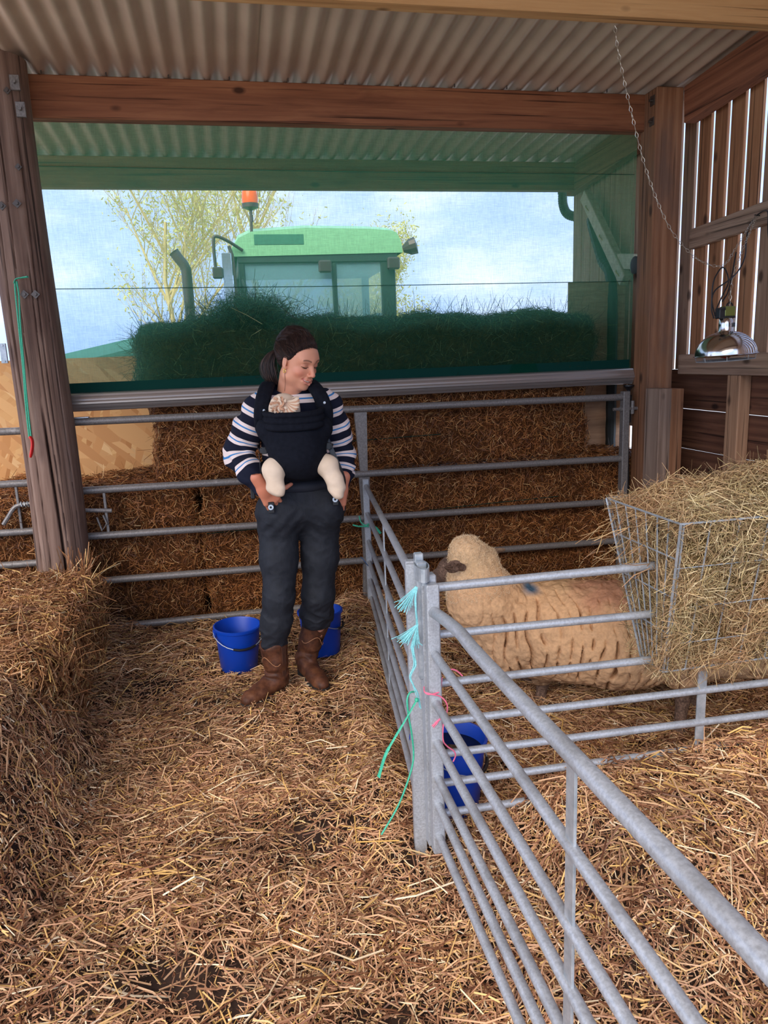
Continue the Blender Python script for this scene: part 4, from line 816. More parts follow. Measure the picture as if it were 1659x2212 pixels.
# ================================================================ smooth solid modelling (distance fields meshed on a grid)
_lat = rng.random((32, 32, 32)).astype(np.float32)
def vnoise(x, y, z):
    xi, yi, zi = np.floor(x).astype(int), np.floor(y).astype(int), np.floor(z).astype(int); fx, fy, fz = x-xi, y-yi, z-zi
    fx, fy, fz = [t*t*(3-2*t) for t in (fx, fy, fz)]; g = lambda a, b, c: _lat[(xi+a) % 32, (yi+b) % 32, (zi+c) % 32]
    L = lambda a, b, t: a+(b-a)*t
    return L(L(L(g(0,0,0), g(1,0,0), fx), L(g(0,1,0), g(1,1,0), fx), fy), L(L(g(0,0,1), g(1,0,1), fx), L(g(0,1,1), g(1,1,1), fx), fy), fz)-.5
class Field:
    def __init__(s, lo, hi, res):
        s.lo = np.array(lo, float); s.res = res; s.n = np.ceil((np.array(hi)-s.lo)/res).astype(int)+1
        s.D = np.full(s.n, 9.0, np.float32); s.ax = [(s.lo[i]+res*np.arange(s.n[i])).astype(np.float32) for i in range(3)]
    def grid(s, lo, hi):
        a = [max(0, int((lo[i]-s.lo[i])/s.res)) for i in range(3)]; b = [min(s.n[i], int((hi[i]-s.lo[i])/s.res)+2) for i in range(3)]
        sl = tuple(slice(a[i], b[i]) for i in range(3)); return sl, np.meshgrid(*[s.ax[i][sl[i]] for i in range(3)], indexing='ij')
    def put(s, fn, lo, hi, k=.02, op='add'):
        m = max(k, s.res*2)*1.5; sl, (X, Y, Z) = s.grid(np.array(lo)-m, np.array(hi)+m)
        if X.size == 0: return s
        d = fn(X, Y, Z).astype(np.float32); A = s.D[sl]
        if op == 'add':
            h = np.clip(.5+.5*(A-d)/k, 0, 1); s.D[sl] = A*(1-h)+d*h-k*h*(1-h)
        else:
            h = np.clip(.5-.5*(A+d)/k, 0, 1); s.D[sl] = A*(1-h)-d*h+k*h*(1-h)
        return s
    def cap(s, a, b, r0, r1=None, k=.02, op='add', sq=None):
        """tapered capsule; sq=(axis vector, factor) flattens it"""
        r1 = r0 if r1 is None else r1; a = np.array(a, float); b = np.array(b, float); d = b-a; L2 = d.dot(d)+1e-12; R = max(r0, r1)*1.2
        def fn(X, Y, Z):
            px, py, pz = X-a[0], Y-a[1], Z-a[2]; t = np.clip((px*d[0]+py*d[1]+pz*d[2])/L2, 0, 1); qx, qy, qz = px-d[0]*t, py-d[1]*t, pz-d[2]*t
            if sq:
                v = np.array(sq[0], float); v /= np.linalg.norm(v); w = (qx*v[0]+qy*v[1]+qz*v[2])*(sq[1]-1); qx, qy, qz = qx+v[0]*w, qy+v[1]*w, qz+v[2]*w
            return np.sqrt(qx*qx+qy*qy+qz*qz)-(r0+(r1-r0)*t)
        return s.put(fn, np.minimum(a, b)-R, np.maximum(a, b)+R, k, op)
    def path(s, pts, rs, k=.02, **kw):
        for i in range(len(pts)-1): s.cap(pts[i], pts[i+1], rs[i], rs[i+1], k, **kw)
        return s
    def ell(s, c, r, R=None, k=.02, op='add'):
        """ellipsoid, R columns are its axes in the world"""
        c = np.array(c, float); r = np.array(r, float); R = np.eye(3) if R is None else np.array(R, float); m = r.max()
        def fn(X, Y, Z):
            P = (X-c[0], Y-c[1], Z-c[2]); q = [P[0]*R[0, i]+P[1]*R[1, i]+P[2]*R[2, i] for i in range(3)]
            k0 = np.sqrt(sum((q[i]/r[i])**2 for i in range(3))); k1 = np.sqrt(sum((q[i]/r[i]**2)**2 for i in range(3)))+1e-9; return k0*(k0-1)/k1
        return s.put(fn, c-m, c+m, k, op)
    def rbox(s, c, h, rad, R=None, k=.02, op='add'):
        c = np.array(c, float); h = np.array(h, float); R = np.eye(3) if R is None else np.array(R, float); m = np.linalg.norm(h)
        def fn(X, Y, Z):
            P = (X-c[0], Y-c[1], Z-c[2]); q = [abs(P[0]*R[0, i]+P[1]*R[1, i]+P[2]*R[2, i])-h[i]+rad for i in range(3)]
            return np.sqrt(sum(np.maximum(v, 0)**2 for v in q))+np.minimum(np.maximum(np.maximum(q[0], q[1]), q[2]), 0)-rad
        return s.put(fn, c-m, c+m, k, op)
    def clip(s, fn):
        X, Y, Z = np.meshgrid(*s.ax, indexing='ij', sparse=True); s.D = np.maximum(s.D, fn(X, Y, Z)); return s
    def warp(s, fn, band=.05):
        i = np.where(abs(s.D) < band); s.D[i] += fn(s.ax[0][i[0]], s.ax[1][i[1]], s.ax[2][i[2]]).astype(np.float32); return s
    def nets(s, smooth=1):
        D = s.D; n = D.shape; S = D < 0; vid = -np.ones((n[0]-1, n[1]-1, n[2]-1), np.int64)
        c = sum(S[i:n[0]-1+i, j:n[1]-1+j, k:n[2]-1+k].astype(np.int8) for i in (0, 1) for j in (0, 1) for k in (0, 1)); act = (c > 0) & (c < 8)
        I = np.argwhere(act); vid[act] = np.arange(len(I)); P = np.zeros((len(I), 3)); cnt = np.zeros(len(I))
        for ax in range(3):
            o = [q for q in range(3) if q != ax]
            for a in (0, 1):
                for b in (0, 1):
                    J0 = I.copy(); J0[:, o[0]] += a; J0[:, o[1]] += b; J1 = J0.copy(); J1[:, ax] += 1
                    d0 = D[tuple(J0.T)]; d1 = D[tuple(J1.T)]; x = (d0 < 0) != (d1 < 0); t = np.where(x, d0/np.where(x, d0-d1, 1), 0)
                    Q = J0.astype(float)-I; Q[:, ax] += t; P[x] += Q[x]; cnt[x] += 1
        P = I+P/cnt[:, None]; F = []
        for ax in range(3):
            o = [(ax+1) % 3, (ax+2) % 3]; sa = [slice(None)]*3; sb = [slice(None)]*3; sa[ax] = slice(0, -1); sb[ax] = slice(1, None)
            A = S[tuple(sa)]; B = S[tuple(sb)]; E = np.argwhere(A != B); E = E[(E[:, o[0]] > 0) & (E[:, o[1]] > 0) & (E[:, o[0]] < n[o[0]]-1) & (E[:, o[1]] < n[o[1]]-1)]
            ins = A[tuple(E.T)]; q = []
            for a, b in ((-1, -1), (0, -1), (0, 0), (-1, 0)):
                J = E.copy(); J[:, o[0]] += a; J[:, o[1]] += b; q.append(vid[tuple(J.T)])
            q = np.stack(q, 1); q[~ins] = q[~ins][:, ::-1]; F.append(q)
        F = np.concatenate(F); 
        for _ in range(smooth):
            acc = np.zeros_like(P); m = np.zeros(len(P))
            for i in range(4):
                j = (i+1) % 4; np.add.at(acc, F[:, i], P[F[:, j]]); np.add.at(acc, F[:, j], P[F[:, i]]); np.add.at(m, F[:, i], 1); np.add.at(m, F[:, j], 1)
            P = P*.45+acc/np.maximum(m, 1)[:, None]*.55
        return s.lo+P*s.res, F
def sdf_obj(name, f, mat, parent, smooth=2, attrs=None):
    V, F = f.nets(smooth); at = attrs(V) if attrs else None
    return link(name, mesh_np(name, V, F, mat, True, at), None, parent)
def seg_t(V, a, b):
    a = np.array(a, float); b = np.array(b, float); d = b-a; t = np.clip(((V-a)@d)/d.dot(d), 0, 1); return t, np.linalg.norm(V-a-t[:, None]*d, axis=1)
def vcol_mat(name, rough=.5, bump=None, sss=0, spec=.4):
    m = Mat(name, rough=rough, spec=spec); a = m.n('ShaderNodeAttribute', attribute_name='col'); m.col(a.outputs['Color'])
    if sss: m.b.inputs['Subsurface Weight'].default_value = sss; m.b.inputs['Subsurface Radius'].default_value = (.012, .005, .003); m.b.inputs['Subsurface Scale'].default_value = 1
    if bump: m.bump(m.noise(m.coords(), bump[0], 3, .6), bump[1], .003)
    return m.m

# ================================================================ the woman
wom = empty('person', (.22, 3.32, 0))
tag(wom, 'smiling woman in a navy striped jumper and dark trousers carrying a baby on her chest', 'person')
f_ = np.array([.60, -.72, -.345]); f_ /= np.linalg.norm(f_); u_ = np.array([0, 0, 1.])-f_*f_[2]; u_ /= np.linalg.norm(u_); l_ = np.cross(u_, f_)
EYE = np.array((0.3515, 3.2050, 1.5301)); HO = EYE-.080*f_; HR = np.stack([l_, f_, u_], 1)
H = lambda x, y, z: HO+HR@np.array([x, y, z], float)
toH = lambda V: (V-HO)@HR
# arms and legs as joints
SHR, ELR, WRR = (0.1166, 3.3200, 1.3538), (0.0140, 3.3500, 1.1501), (0.1091, 3.2100, 1.0113)       # her right arm, left in view
SHL, ELL, WRL = (0.4393, 3.3200, 1.3453), (0.4926, 3.3700, 1.1209), (0.4640, 3.2700, 0.9856)
HPR, KNR, ANR = (0.1758, 3.3300, 0.8346), (0.1497, 3.2600, 0.4902), (0.0996, 3.2900, 0.1411)
HPL, KNL, ANL = (0.3837, 3.3600, 0.8331), (0.3396, 3.3600, 0.4495), (0.3183, 3.4700, 0.1362)
PEL, WST, CHS, NCK = (.283, 3.36, .88), (.285, 3.35, 1.06), (.283, 3.33, 1.26), (.262, 3.345, 1.40)
# --- head and neck
hd = Field(HO-np.array([.16, .17, .22]), HO+np.array([.17, .17, .17]), .0019)
hd.cap(NCK, H(0, -.022, -.075), .057, .050, .02)
hd.cap((NCK[0], NCK[1]-.03, NCK[2]+.0), H(0, .02, -.085), .040, .036, .03)
hd.ell(H(0, -.018, .028), (.073, .092, .084), HR, .02)
hd.ell(H(0, .025, -.028), (.060, .063, .078), HR, .03)
for s in (-1, 1):
    hd.ell(H(s*.040, .004, -.066), (.022, .030, .024), HR, .03)
    hd.ell(H(s*.037, .056, -.033), (.022, .020, .017), HR, .016)
    hd.cap(H(s*.006, .082, .019), H(s*.040, .072, .020), .009, .008, .014)
hd.ell(H(0, .063, -.100), (.021, .020, .017), HR, .025)
hd.ell(H(0, .050, .035), (.055, .034, .040), HR, .03)
for s in (-1, 1): hd.ell(H(s*.031, .094, .000), (.018, .013, .012), HR, .012, 'sub')
for s in (-1, 1): hd.ell(H(s*.031, .072, -.001), (.0155, .0125, .0115), HR, .005)
hd.path([H(0, .081, .012), H(0, .091, -.012), H(0, .105, -.036)], [.0075, .0078, .0098], .010)
for s in (-1, 1): hd.ell(H(s*.0115, .094, -.041), (.0068, .0095, .0068), HR, .006)
for s in (-1, 1): hd.cap(H(s*.0065, .099, -.047), H(s*.0072, .093, -.050), .0028, .0028, .003, op='sub')
hd.ell(H(0, .073, -.068), (.030, .017, .022), HR, .015)
MX = [(-.029, .0705, -.0575), (-.018, .0835, -.0665), (0, .0895, -.0705), (.018, .0835, -.0665), (.029, .0705, -.0575)]
hd.path([H(*p) for p in MX], [.0026, .0066, .0078, .0066, .0026], .003, op='sub')
up = [(-.030, .071, -.056), (-.017, .087, -.0615), (0, .0935, -.0635), (.017, .087, -.0615), (.030, .071, -.056)]
lo_ = [(-.029, .0705, -.0595), (-.017, .0845, -.0755), (0, .0905, -.0820), (.017, .0845, -.0755), (.029, .0705, -.0595)]
hd.path([H(*p) for p in up], [.0018, .0034, .0036, .0034, .0018], .004)
hd.path([H(*p) for p in lo_], [.0018, .0042, .0050, .0042, .0018], .004)
for s in (-1, 1):
    hd.cap(H(s*.019, .088, -.046), H(s*.037, .073, -.068), .0022, .0018, .006, op='sub')
    ER = HR@np.array(Matrix.Rotation(s*-.35, 3, 'Z')); c = H(s*.0735, -.004, -.008)
    hd.ell(c, (.0065, .0175, .030), ER, .004); hd.ell(c+HR@np.array([s*.007, .003, .002]), (.004, .0095, .018), ER, .004, 'sub'); hd.ell(H(s*.0715, .004, -.032), (.006, .008, .010), HR, .005)
def headcol(V):
    q = toH(V); n = len(V); base = np.array(C(216, 150, 118))[:3]; c = np.tile(base, (n, 1))
    def blend(w, rgb): c[:] = c*(1-w[:, None])+np.array(C(*rgb))[:3]*w[:, None]
    for s in (-1, 1): blend(.55*np.exp(-(((q[:, 0]-s*.042)/.022)**2+((q[:, 1]-.062)/.03)**2+((q[:, 2]+.036)/.020)**2)), (214, 112, 88))
    blend(.45*np.exp(-((q[:, 0]/.016)**2+((q[:, 1]-.103)/.016)**2+((q[:, 2]+.038)/.014)**2)), (216, 118, 94))
    for s in (-1, 1):
        blend(.6*np.exp(-(((q[:, 0]-s*.031)/.020)**2+((q[:, 2]-.002)/.012)**2))*(q[:, 1] > .05), (176, 112, 88))
        t = (abs(q[:, 0])-.012)/.038; zc = .0195+.006*np.sin(np.clip(t, 0, 1)*2.6); w = np.exp(-((q[:, 2]-zc)/.0032)**2)*(t > 0)*(t < 1)*(q[:, 1] > .04)*(q[:, 0]*s > 0); blend(.85*w, (70, 44, 34))
        zl = -.0055-.0022*(1-((q[:, 0]-s*.031)/.016)**2); w = np.exp(-((q[:, 2]-zl)/.0019)**2)*(abs(q[:, 0]-s*.031) < .0155)*(q[:, 1] > .05); blend(.9*w, (40, 24, 20))
    for L_, r in ((up, .0042), (lo_, .0056)):
        dm = np.full(n, 9.0)
        for a, b in zip(L_, L_[1:]): dm = np.minimum(dm, seg_t(q, a, b)[1])
        blend(np.clip((r+.0006-dm)/.0016, 0, 1)*.7, (184, 92, 80))
    return {'col': ('FLOAT_COLOR', np.concatenate([c, np.ones((n, 1))], 1))}
M['skin'] = vcol_mat('skin', .48, (220, .08), .12)
V1, F1 = hd.nets(1); c1 = headcol(V1)['col'][1]
# --- her hands: palm, four fingers and thumb, sunk into the pockets
def hand(fd, W, d, side, out, curl=.5):
    """W wrist, d hand direction, side towards the thumb, out back of the hand"""
    d = np.array(d, float); d /= np.linalg.norm(d); side = np.array(side, float); side -= d*side.dot(d); side /= np.linalg.norm(side); out = np.cross(d, side)*(1 if np.cross(d, side)@np.array(out) > 0 else -1)
    W = np.array(W, float)
    for j, (o, L, r, ln) in enumerate(((.030, .083, .0098, (.040, .026, .020)), (.010, .088, .0100, (.044, .029, .021)), (-.010, .084, .0096, (.041, .027, .020)), (-.029, .076, .0086, (.032, .021, .018)))):
        kn = W+d*L+side*o; fd.cap(W+d*.012+side*o*.6, kn, .0135, .0115, .014); p = kn; a = .12
        for q in ln:
            a += curl*.55; e = p+(d*math.cos(a)-out*math.sin(a))*q+side*o*.06*(q/.04); fd.cap(p, e, r, r*.92, .003); p = e; r *= .95
    fd.cap(W-d*.05, W+d*.02, .027, .028, .02, sq=(out, 1.35))
    b = W+d*.028+side*.024-out*.004; m_ = b+d*.026+side*.028; t = m_+d*.010+side*.034; e = t+d*.000+side*.026
    fd.cap(W+d*.015+side*.01, b, .016, .0145, .015); fd.cap(b, m_, .0142, .0118, .008); fd.cap(m_, t, .0112, .0100, .004); fd.cap(t, e, .0100, .0084, .003)
HWR = (0.1087, 3.1850, 1.0216); HWL = (0.4652, 3.2500, 0.9845)
hf = Field((-.02, 3.02, .78), (.62, 3.36, 1.08), .0024)
hand(hf, HWR, (.46, .22, -.86), (.85, .05, .5), (-.3, -1, 0), .45)
hand(hf, HWL, (-.26, .20, -.94), (-.8, .2, .2), (.5, -.8, 0), .45)
V2, F2 = hf.nets(2)
# --- the body under the clothes, one figure from neck to feet
bd = Field((-.12, 3.05, .02), (.64, 3.56, 1.50), .008)
HMR = (0.1078, 3.2850, 0.2633); HML = (0.3278, 3.4400, 0.2399)
bd.path([PEL, WST, CHS], [.105, .100, .112], .06); bd.cap(CHS, NCK, .10, .05, .06); bd.cap(NCK, H(0, -.022, -.09), .05, .045, .03)
for s, (S_, E_, W_, h_, K_, A_) in enumerate(((SHR, ELR, HWR, HPR, KNR, ANR), (SHL, ELL, HWL, HPL, KNL, ANL))):
    bd.path([S_, E_, (WRR, WRL)[s]], [.044, .034, .022], .03); bd.path([h_, K_, (HMR, HML)[s], ((.117, 3.29, .10), (.270, 3.46, .10))[s]], [.070, .050, .040, .028], .03); F_ = ((-.040, 3.175), (.327, 3.235))[s]; B_ = ((.117, 3.29), (.270, 3.46))[s]; bd.cap((B_[0], B_[1], .070), (B_[0]*.35+F_[0]*.65, B_[1]*.35+F_[1]*.65, .048), .026, .018, .02)
V3, F3 = bd.nets(2)
Vb, Fb = join([(V1, F1), (V2, F2), (V3, F3)]); cb_ = np.concatenate([c1, np.tile(np.array(C(204, 128, 98)), (len(V2), 1)), np.tile(np.array(C(206, 140, 108)), (len(V3), 1))])
link('body', mesh_np('body', Vb, Fb, M['skin'], True, {'col': ('FLOAT_COLOR', cb_)}), None, wom)
q = MB().tube(spline([H(p[0]*.93, p[1]-.0042, p[2]+.0018) for p in MX], 5), [.001]+[.0042]*19+[.001], 8); q.build('teeth', plain('teeth', C(238, 226, 214), .25), wom, True)
q = MB()
for s in (-1, 1):
    q.tube(spline([H(s*.0465, .064, -.0055), H(s*.040, .078, -.0095), H(s*.031, .0845, -.0112), H(s*.022, .081, -.0095), H(s*.0165, .073, -.0055)], 4), [.0006]+[.0013]*15+[.0006], 5)
q.build('eyelashes', M['black'], wom)
b = MB(); b.tube([H(-.0745+.000, .006, -.046)+HR@np.array([0, .0065*math.cos(a), .0075*math.sin(a)]) for a in np.linspace(0, 6.28, 17)], .0019, 6, False); b.ball(H(-.0765, .006, -.037), .0022, 8)
b.build('earring', plain('gold', C(226, 180, 96), .2, 1), wom, True)
# --- hair: swept back from the parting into a low ponytail
PT = np.array([0, -.108, .012])
hf_ = Field(HO-np.array([.19, .17, .20]), HO+np.array([.16, .19, .18]), .0028)
hf_.ell(H(0, -.020, .030), (.0815, .1000, .0990), HR, .01); hf_.ell(H(0, -.035, .052), (.070, .085, .086), HR, .02)
hf_.ell(H(*PT), (.024, .020, .026), HR, .02)
def hairline(X, Y, Z):
    P = (X-HO[0], Y-HO[1], Z-HO[2]); x, y, z = [P[0]*HR[0, i]+P[1]*HR[1, i]+P[2]*HR[2, i] for i in range(3)]
    a = np.interp(np.asarray(y, float), [-.12, -.06, -.03, -.008, .012, .030, .050, .062, .075, .1], [-.065, -.060, -.030, .020, .002, .020, .046, .058, .071, .078])
    return (a+.006*np.cos(x*60)*(y > .04)+.010*np.exp(-(x/.010)**2)*(y > .05)-z)
hf_.clip(hairline)
hf_.warp(lambda x, y, z: .0008*np.sin(np.arctan2((x-HO[0])*HR[2, 0]+(z-HO[2])*HR[2, 2], (x-HO[0])*HR[0, 0]+(y-HO[1])*HR[1, 0])*46)+.004*vnoise(x*60, y*60, z*60))
m = Mat('hair', rough=.5, spec=.3); g = m.n('ShaderNodeNewGeometry'); m.col(m.ramp(g.outputs['Random Per Island'], [(0, C(24, 16, 15)), (.7, C(46, 31, 26)), (1, C(84, 58, 46))])); M['hair'] = m.m
hair = sdf_obj('hair', hf_, plain('hair_base', C(32, 22, 20), .6, spec=.15, nz=(90, C(52, 36, 30))), wom, 1)
q = MB(); R_ = random.Random(4)
pt0 = H(*PT)
for i in range(1500):                          # strands over the skull, from the hairline back to the tie
    th = R_.uniform(-1.45, 1.45); x0 = math.sin(th)*.074; yy = R_.uniform(-.02, .075) if abs(th) > .9 else R_.uniform(.02, .078)
    zt = float(np.interp(yy, [-.03, .012, .05, .075], [.01, .012, .05, .072])); pts = []
    a0 = np.array([x0, yy, max(zt, .075*math.cos(th))]); cen = np.array([0, -.022, .030]); rad = np.array([.0845, .1035, .1030])
    for t in np.linspace(0, 1, 9):
        p = a0*(1-t)+PT*t+np.array([0, 0, .10*math.sin(math.pi*t)*max(0, math.cos(th))]); v = (p-cen)/rad; L_ = np.linalg.norm(v); v = v/max(L_, 1e-6)*(1.0+R_.uniform(-.004, .018)); pts.append(H(*(cen+v*rad)) if t < .93 else H(*(PT+np.array([R_.gauss(0, .006), 0, R_.gauss(0, .006)]))))
    q.tube(pts, [.0004]+[.0007]*7+[.0006], 3, caps=False)
tail = [PT, PT+np.array([0, -.035, .004]), PT+np.array([0, -.050, -.030]), PT+np.array([0, -.046, -.075]), PT+np.array([0, -.030, -.125])]
tw_ = [np.array((0.2295, 3.3300, 1.5910)), np.array((0.1992, 3.3400, 1.5842)), np.array((0.1779, 3.3400, 1.5409)), np.array((0.1846, 3.3400, 1.4921)), np.array((0.1986, 3.3400, 1.4590))]
tw_[0] = np.array(pt0)
for i in range(900):
    o = np.array([R_.gauss(0, 1), R_.gauss(0, 1), R_.gauss(0, .5)]); sp_ = [.003, .0085, .0125, .0130, .0085]; j = R_.random()
    n_ = 5 if j > .3 else 4
    q.tube(spline([tw_[k]+o*sp_[k]+np.array([R_.gauss(0, .0015)]*3) for k in range(n_)], 4), .0008, 3, caps=False)
for i in range(34):                           # flyaways
    th = R_.uniform(-1.2, 1.2); p = np.array([.085*math.sin(th), R_.uniform(-.06, .05), .03+.098*math.cos(th)]); e = p*1.0+np.array([R_.gauss(0, .012), -.05, R_.uniform(.0, .014)])
    q.tube(spline([H(*p), H(*(p*1.06+[0, -.02, .004])), H(*e)], 3), .00045, 3, caps=False)
q.tube(spline([H(-.066, -.004, -.02), H(-.070, .006, -.06), H(-.060, .010, -.10), H(-.045, .0, -.14), H(-.030, -.0, -.165)], 4), .0009, 3)
q.build('hair_strands', M['hair'], hair)
# --- trousers
tf = Field((-.04, 3.14, .20), (.56, 3.56, 1.06), .0042)
tf.path([(.283, 3.355, 1.03), (.283, 3.36, .95)], [.135, .152], .03, sq=((0, 1, 0), 1.28)); tf.ell((.279, 3.365, .895), (.196, .150, .115), None, .04)
lerp3 = lambda a, b, t: tuple(np.array(a)*(1-t)+np.array(b)*t)
tf.path([(.178, 3.345, .84), lerp3(HPR, KNR, .5), KNR, lerp3(KNR, HMR, .55), HMR], [.102, .082, .067, .066, .055], .035)
tf.path([(.370, 3.365, .84), lerp3(HPL, KNL, .5), KNL, lerp3(KNL, HML, .5), HML], [.102, .085, .073, .069, .053], .035)
tf.ell((0.1780, 3.2850, 0.8805), (.078, .090, .105), None, .05); tf.ell((0.3951, 3.3100, 0.8797), (.078, .090, .100), None, .05)
tf.cap((.277, 3.22, .76), (.277, 3.26, .52), .012, .004, .02, op='sub'); tf.cap((.277, 3.50, .76), (.277, 3.48, .52), .012, .004, .02, op='sub')
def tfold(x, y, z):
    s = np.where(x > .265, -1., 1.); lo = np.clip((.56-z)*5, .35, 1.15); r1 = np.abs(vnoise(x*8+s*z*9, y*8, z*15-s*x*9)); r2 = np.abs(vnoise(x*13-s*z*17+5, y*12, z*26+s*x*12))
    g = -.016*lo*(.22-r1)*(r1 < .22)*2-.010*lo*(.16-r2)*(r2 < .16)*3; g += .0022*np.sin((z-.9)*85+abs(x-.28)*95)*np.exp(-((z-.83)/.06)**2)+.008*vnoise(x*12, y*12, z*9); return g
tf.warp(tfold); tf.clip(lambda X, Y, Z: np.maximum(Z-1.045, (.215+.06*(X > .26))-Z+0*Y))
m = Mat('trouser_cloth', rough=.72, spec=.25); m.col(m.ramp(m.noise(m.coords(), 30, 3), [(.3, C(29, 31, 36)), (.7, C(38, 40, 46))])); m.bump(m.noise(m.coords((1, 1, .6)), 26, 4, .55, .6), .35, .012); M['trouser'] = m.m
tro = sdf_obj('trousers', tf, M['trouser'], wom)
wb = Field((.08, 3.15, .93), (.5, 3.56, 1.08), .004); wb.ell((.283, 3.357, 1.0), (.176, .137, .055), None, .01); wb.clip(lambda X, Y, Z: np.maximum(Z-1.035-.0*X, .975-Z+0*Y)); sdf_obj('waistband', wb, plain('waistband', C(26, 29, 40), .8), tro)
for p in ((0.1377, 3.1750, 0.9306), (0.4258, 3.2000, 0.9387)):
    MB().lathe([(.005, -.002), (.012, -.002), (.012, .002), (.005, .002), (.005, -.002)], p, 20, frame((-.1, -1, .1), (1, 0, 0))).build('pocket_eyelet', M['galv_bright'], tro)
    MB().box((p[0]-.010, p[1]+.004, p[2]-.028), (p[0]+.016, p[1]+.014, p[2]+.022), .003).build('pocket_tab', M['black'], tro)
MB().box((.058, 3.30, .95), (.078, 3.33, 1.02), .004).build('hanging_strap', M['black'], wom)
# --- boots
def boot(top, ank, heel, toe, tr_, label, low):
    o = empty('boot', (heel[0], heel[1], 0), parent=wom); o.location = Vector((heel[0], heel[1], 0))-wom.location
    b = Field(np.minimum(np.minimum(heel, toe), np.minimum(top, ank))-np.array([.09, .09, .03]), np.maximum(np.maximum(heel, toe), np.maximum(top, ank))+np.array([.09, .09, .05]), .0034)
    heel = np.array(heel, float); toe = np.array(toe, float); d = toe-heel; d[2] = 0; L_ = np.linalg.norm(d); d /= L_
    b.path([ank, lerp3(ank, top, .5), top], [.047, .056, .066], .02); b.cap(heel+[0, 0, .045], heel+d*.05+[0, 0, .062], .036, .042, .02); b.cap(ank, heel+d*.10+[0, 0, .058], .046, .036, .03)
    b.path([heel+d*.06+[0, 0, .055], heel+d*(L_*.62)+[0, 0, .046], heel+d*(L_*.86)+[0, 0, .040], toe-d*.012+[0, 0, .036]], [.040, .044, .038, .026], .02, sq=((0, 0, 1), 1.15))
    # scooped collar: dips at front and back
    ax = np.array(top)-np.array(ank); ax /= np.linalg.norm(ax); sd = np.cross(ax, d)
    b.clip(lambda X, Y, Z: (X-top[0])*ax[0]+(Y-top[1])*ax[1]+(Z-top[2])*ax[2]-low[0]-low[1]*(abs((X-top[0])*sd[0]+(Y-top[1])*sd[1]+(Z-top[2])*sd[2])/.05)**1.2)
    b.cap(np.array(top)-ax*.06, np.array(top)+ax*.15, .053, .060, .004, op='sub')
    b.warp(lambda x, y, z: .0035*np.sin(z*150+8*vnoise(x*20, y*20, z*20))*np.exp(-((z-.115)/.035)**2)+.006*vnoise(x*26, y*26, z*22)); b.clip(lambda X, Y, Z: .026-Z+0*X+0*Y)
    sdf_obj('upper', b, M['leather'], o)
    s = Field(np.minimum(heel, toe)-np.array([.08, .08, .03]), np.maximum(heel, toe)+np.array([.08, .08, .06]), .0034)
    s.path([heel+d*.075+[0, 0, .026], heel+d*(L_*.62)+[0, 0, .024], heel+d*(L_*.87)+[0, 0, .022], toe-d*.012+[0, 0, .024]], [.037, .048, .042, .030], .02, sq=((0, 0, 1), 4.2)); s.cap(heel+[0, 0, .008], heel+[0, 0, .028], .038, .038, .01, sq=(d, 1.05)); s.clip(lambda X, Y, Z: np.maximum(Z-.034, .0-Z)+0*X+0*Y)
    sdf_obj('sole', s, M['rubber'], o, 1)
    for ss in (-1, 1):
        for off in (-.009, 0, .009): MB().tube([np.array(top)+sd*ss*.0675+d*off+ax*(low[0]+.006), np.array(lerp3(top, ank, .5))+sd*ss*.0585+d*off, np.array(ank)+sd*ss*.0495+d*off+ax*.02], .0022, 5).build('side_seam', M['leather_dark'], o, True)
    tr = []
    for t in np.linspace(-1.2, 1.2, 13): tr.append(np.array(lerp3(ank, top, .62))+ax*(.022*math.cos(t*3.4))+(d*math.cos(t)+sd*math.sin(t))*.0632)
    MB().tube(tr, .0016, 5).build('stitching', M['stitch'], o)
    return o
m = Mat('boot_leather', rough=.6, spec=.3); fz = m.noise(m.coords(), 22, 5, .65); m.col(m.ramp(fz, [(.3, C(50, 28, 18)), (.5, C(86, 49, 30)), (.75, C(116, 72, 45))])); m.bump(m.noise(m.coords(), 160, 3, .6), .25, .002); M['leather'] = m.m
M['leather_dark'] = plain('dark_leather', C(74, 42, 28), .6); M['stitch'] = plain('stitching', C(168, 116, 78), .7)
boot((0.1092, 3.2900, 0.2473), (.117, 3.29, .085), (.128, 3.315, 0), (-.040, 3.175, 0), .06, '', (.0, .022))
boot((0.3256, 3.4500, 0.2609), (.270, 3.46, .10), (.262, 3.475, 0), (.327, 3.235, 0), .06, '', (.0, .022))
# --- striped jumper
jf = Field((-.12, 3.10, .94), (.62, 3.56, 1.50), .0042)
jf.path([(.285, 3.355, 1.045), (.285, 3.355, 1.12), (.283, 3.345, 1.26), (.28, 3.345, 1.345)], [.138, .150, .156, .112], .04, sq=((0, 1, 0), 1.22))
jf.cap((.185, 3.338, 1.368), (.375, 3.338, 1.362), .056, .056, .06); jf.cap((.265, 3.345, 1.36), (.262, 3.348, 1.432), .078, .064, .03)
slv = []
for S_, E_, W_, rr in ((SHR, ELR, WRR, [.054, .065, .062, .054, .036]), (SHL, ELL, WRL, [.054, .063, .058, .051, .035])):
    sv_ = Field(np.minimum(np.minimum(S_, E_), W_)-.10, np.maximum(np.maximum(S_, E_), W_)+.10, .0040); slv.append(sv_)
    up_ = np.array(S_)+(np.array(S_)-np.array(E_))*.18+np.array([.012 if S_[0] < .28 else -.012, 0, 0])
    sv_.path([up_, S_, lerp3(S_, E_, .5), E_, lerp3(E_, W_, .55), lerp3(E_, W_, 1.0)], [.044]+rr, .03)
if 0: jf.path([SHR, lerp3(SHR, ELR, .5), ELR, lerp3(ELR, WRR, .55), lerp3(ELR, WRR, .9)], [.058, .064, .060, .053, .037], .035)
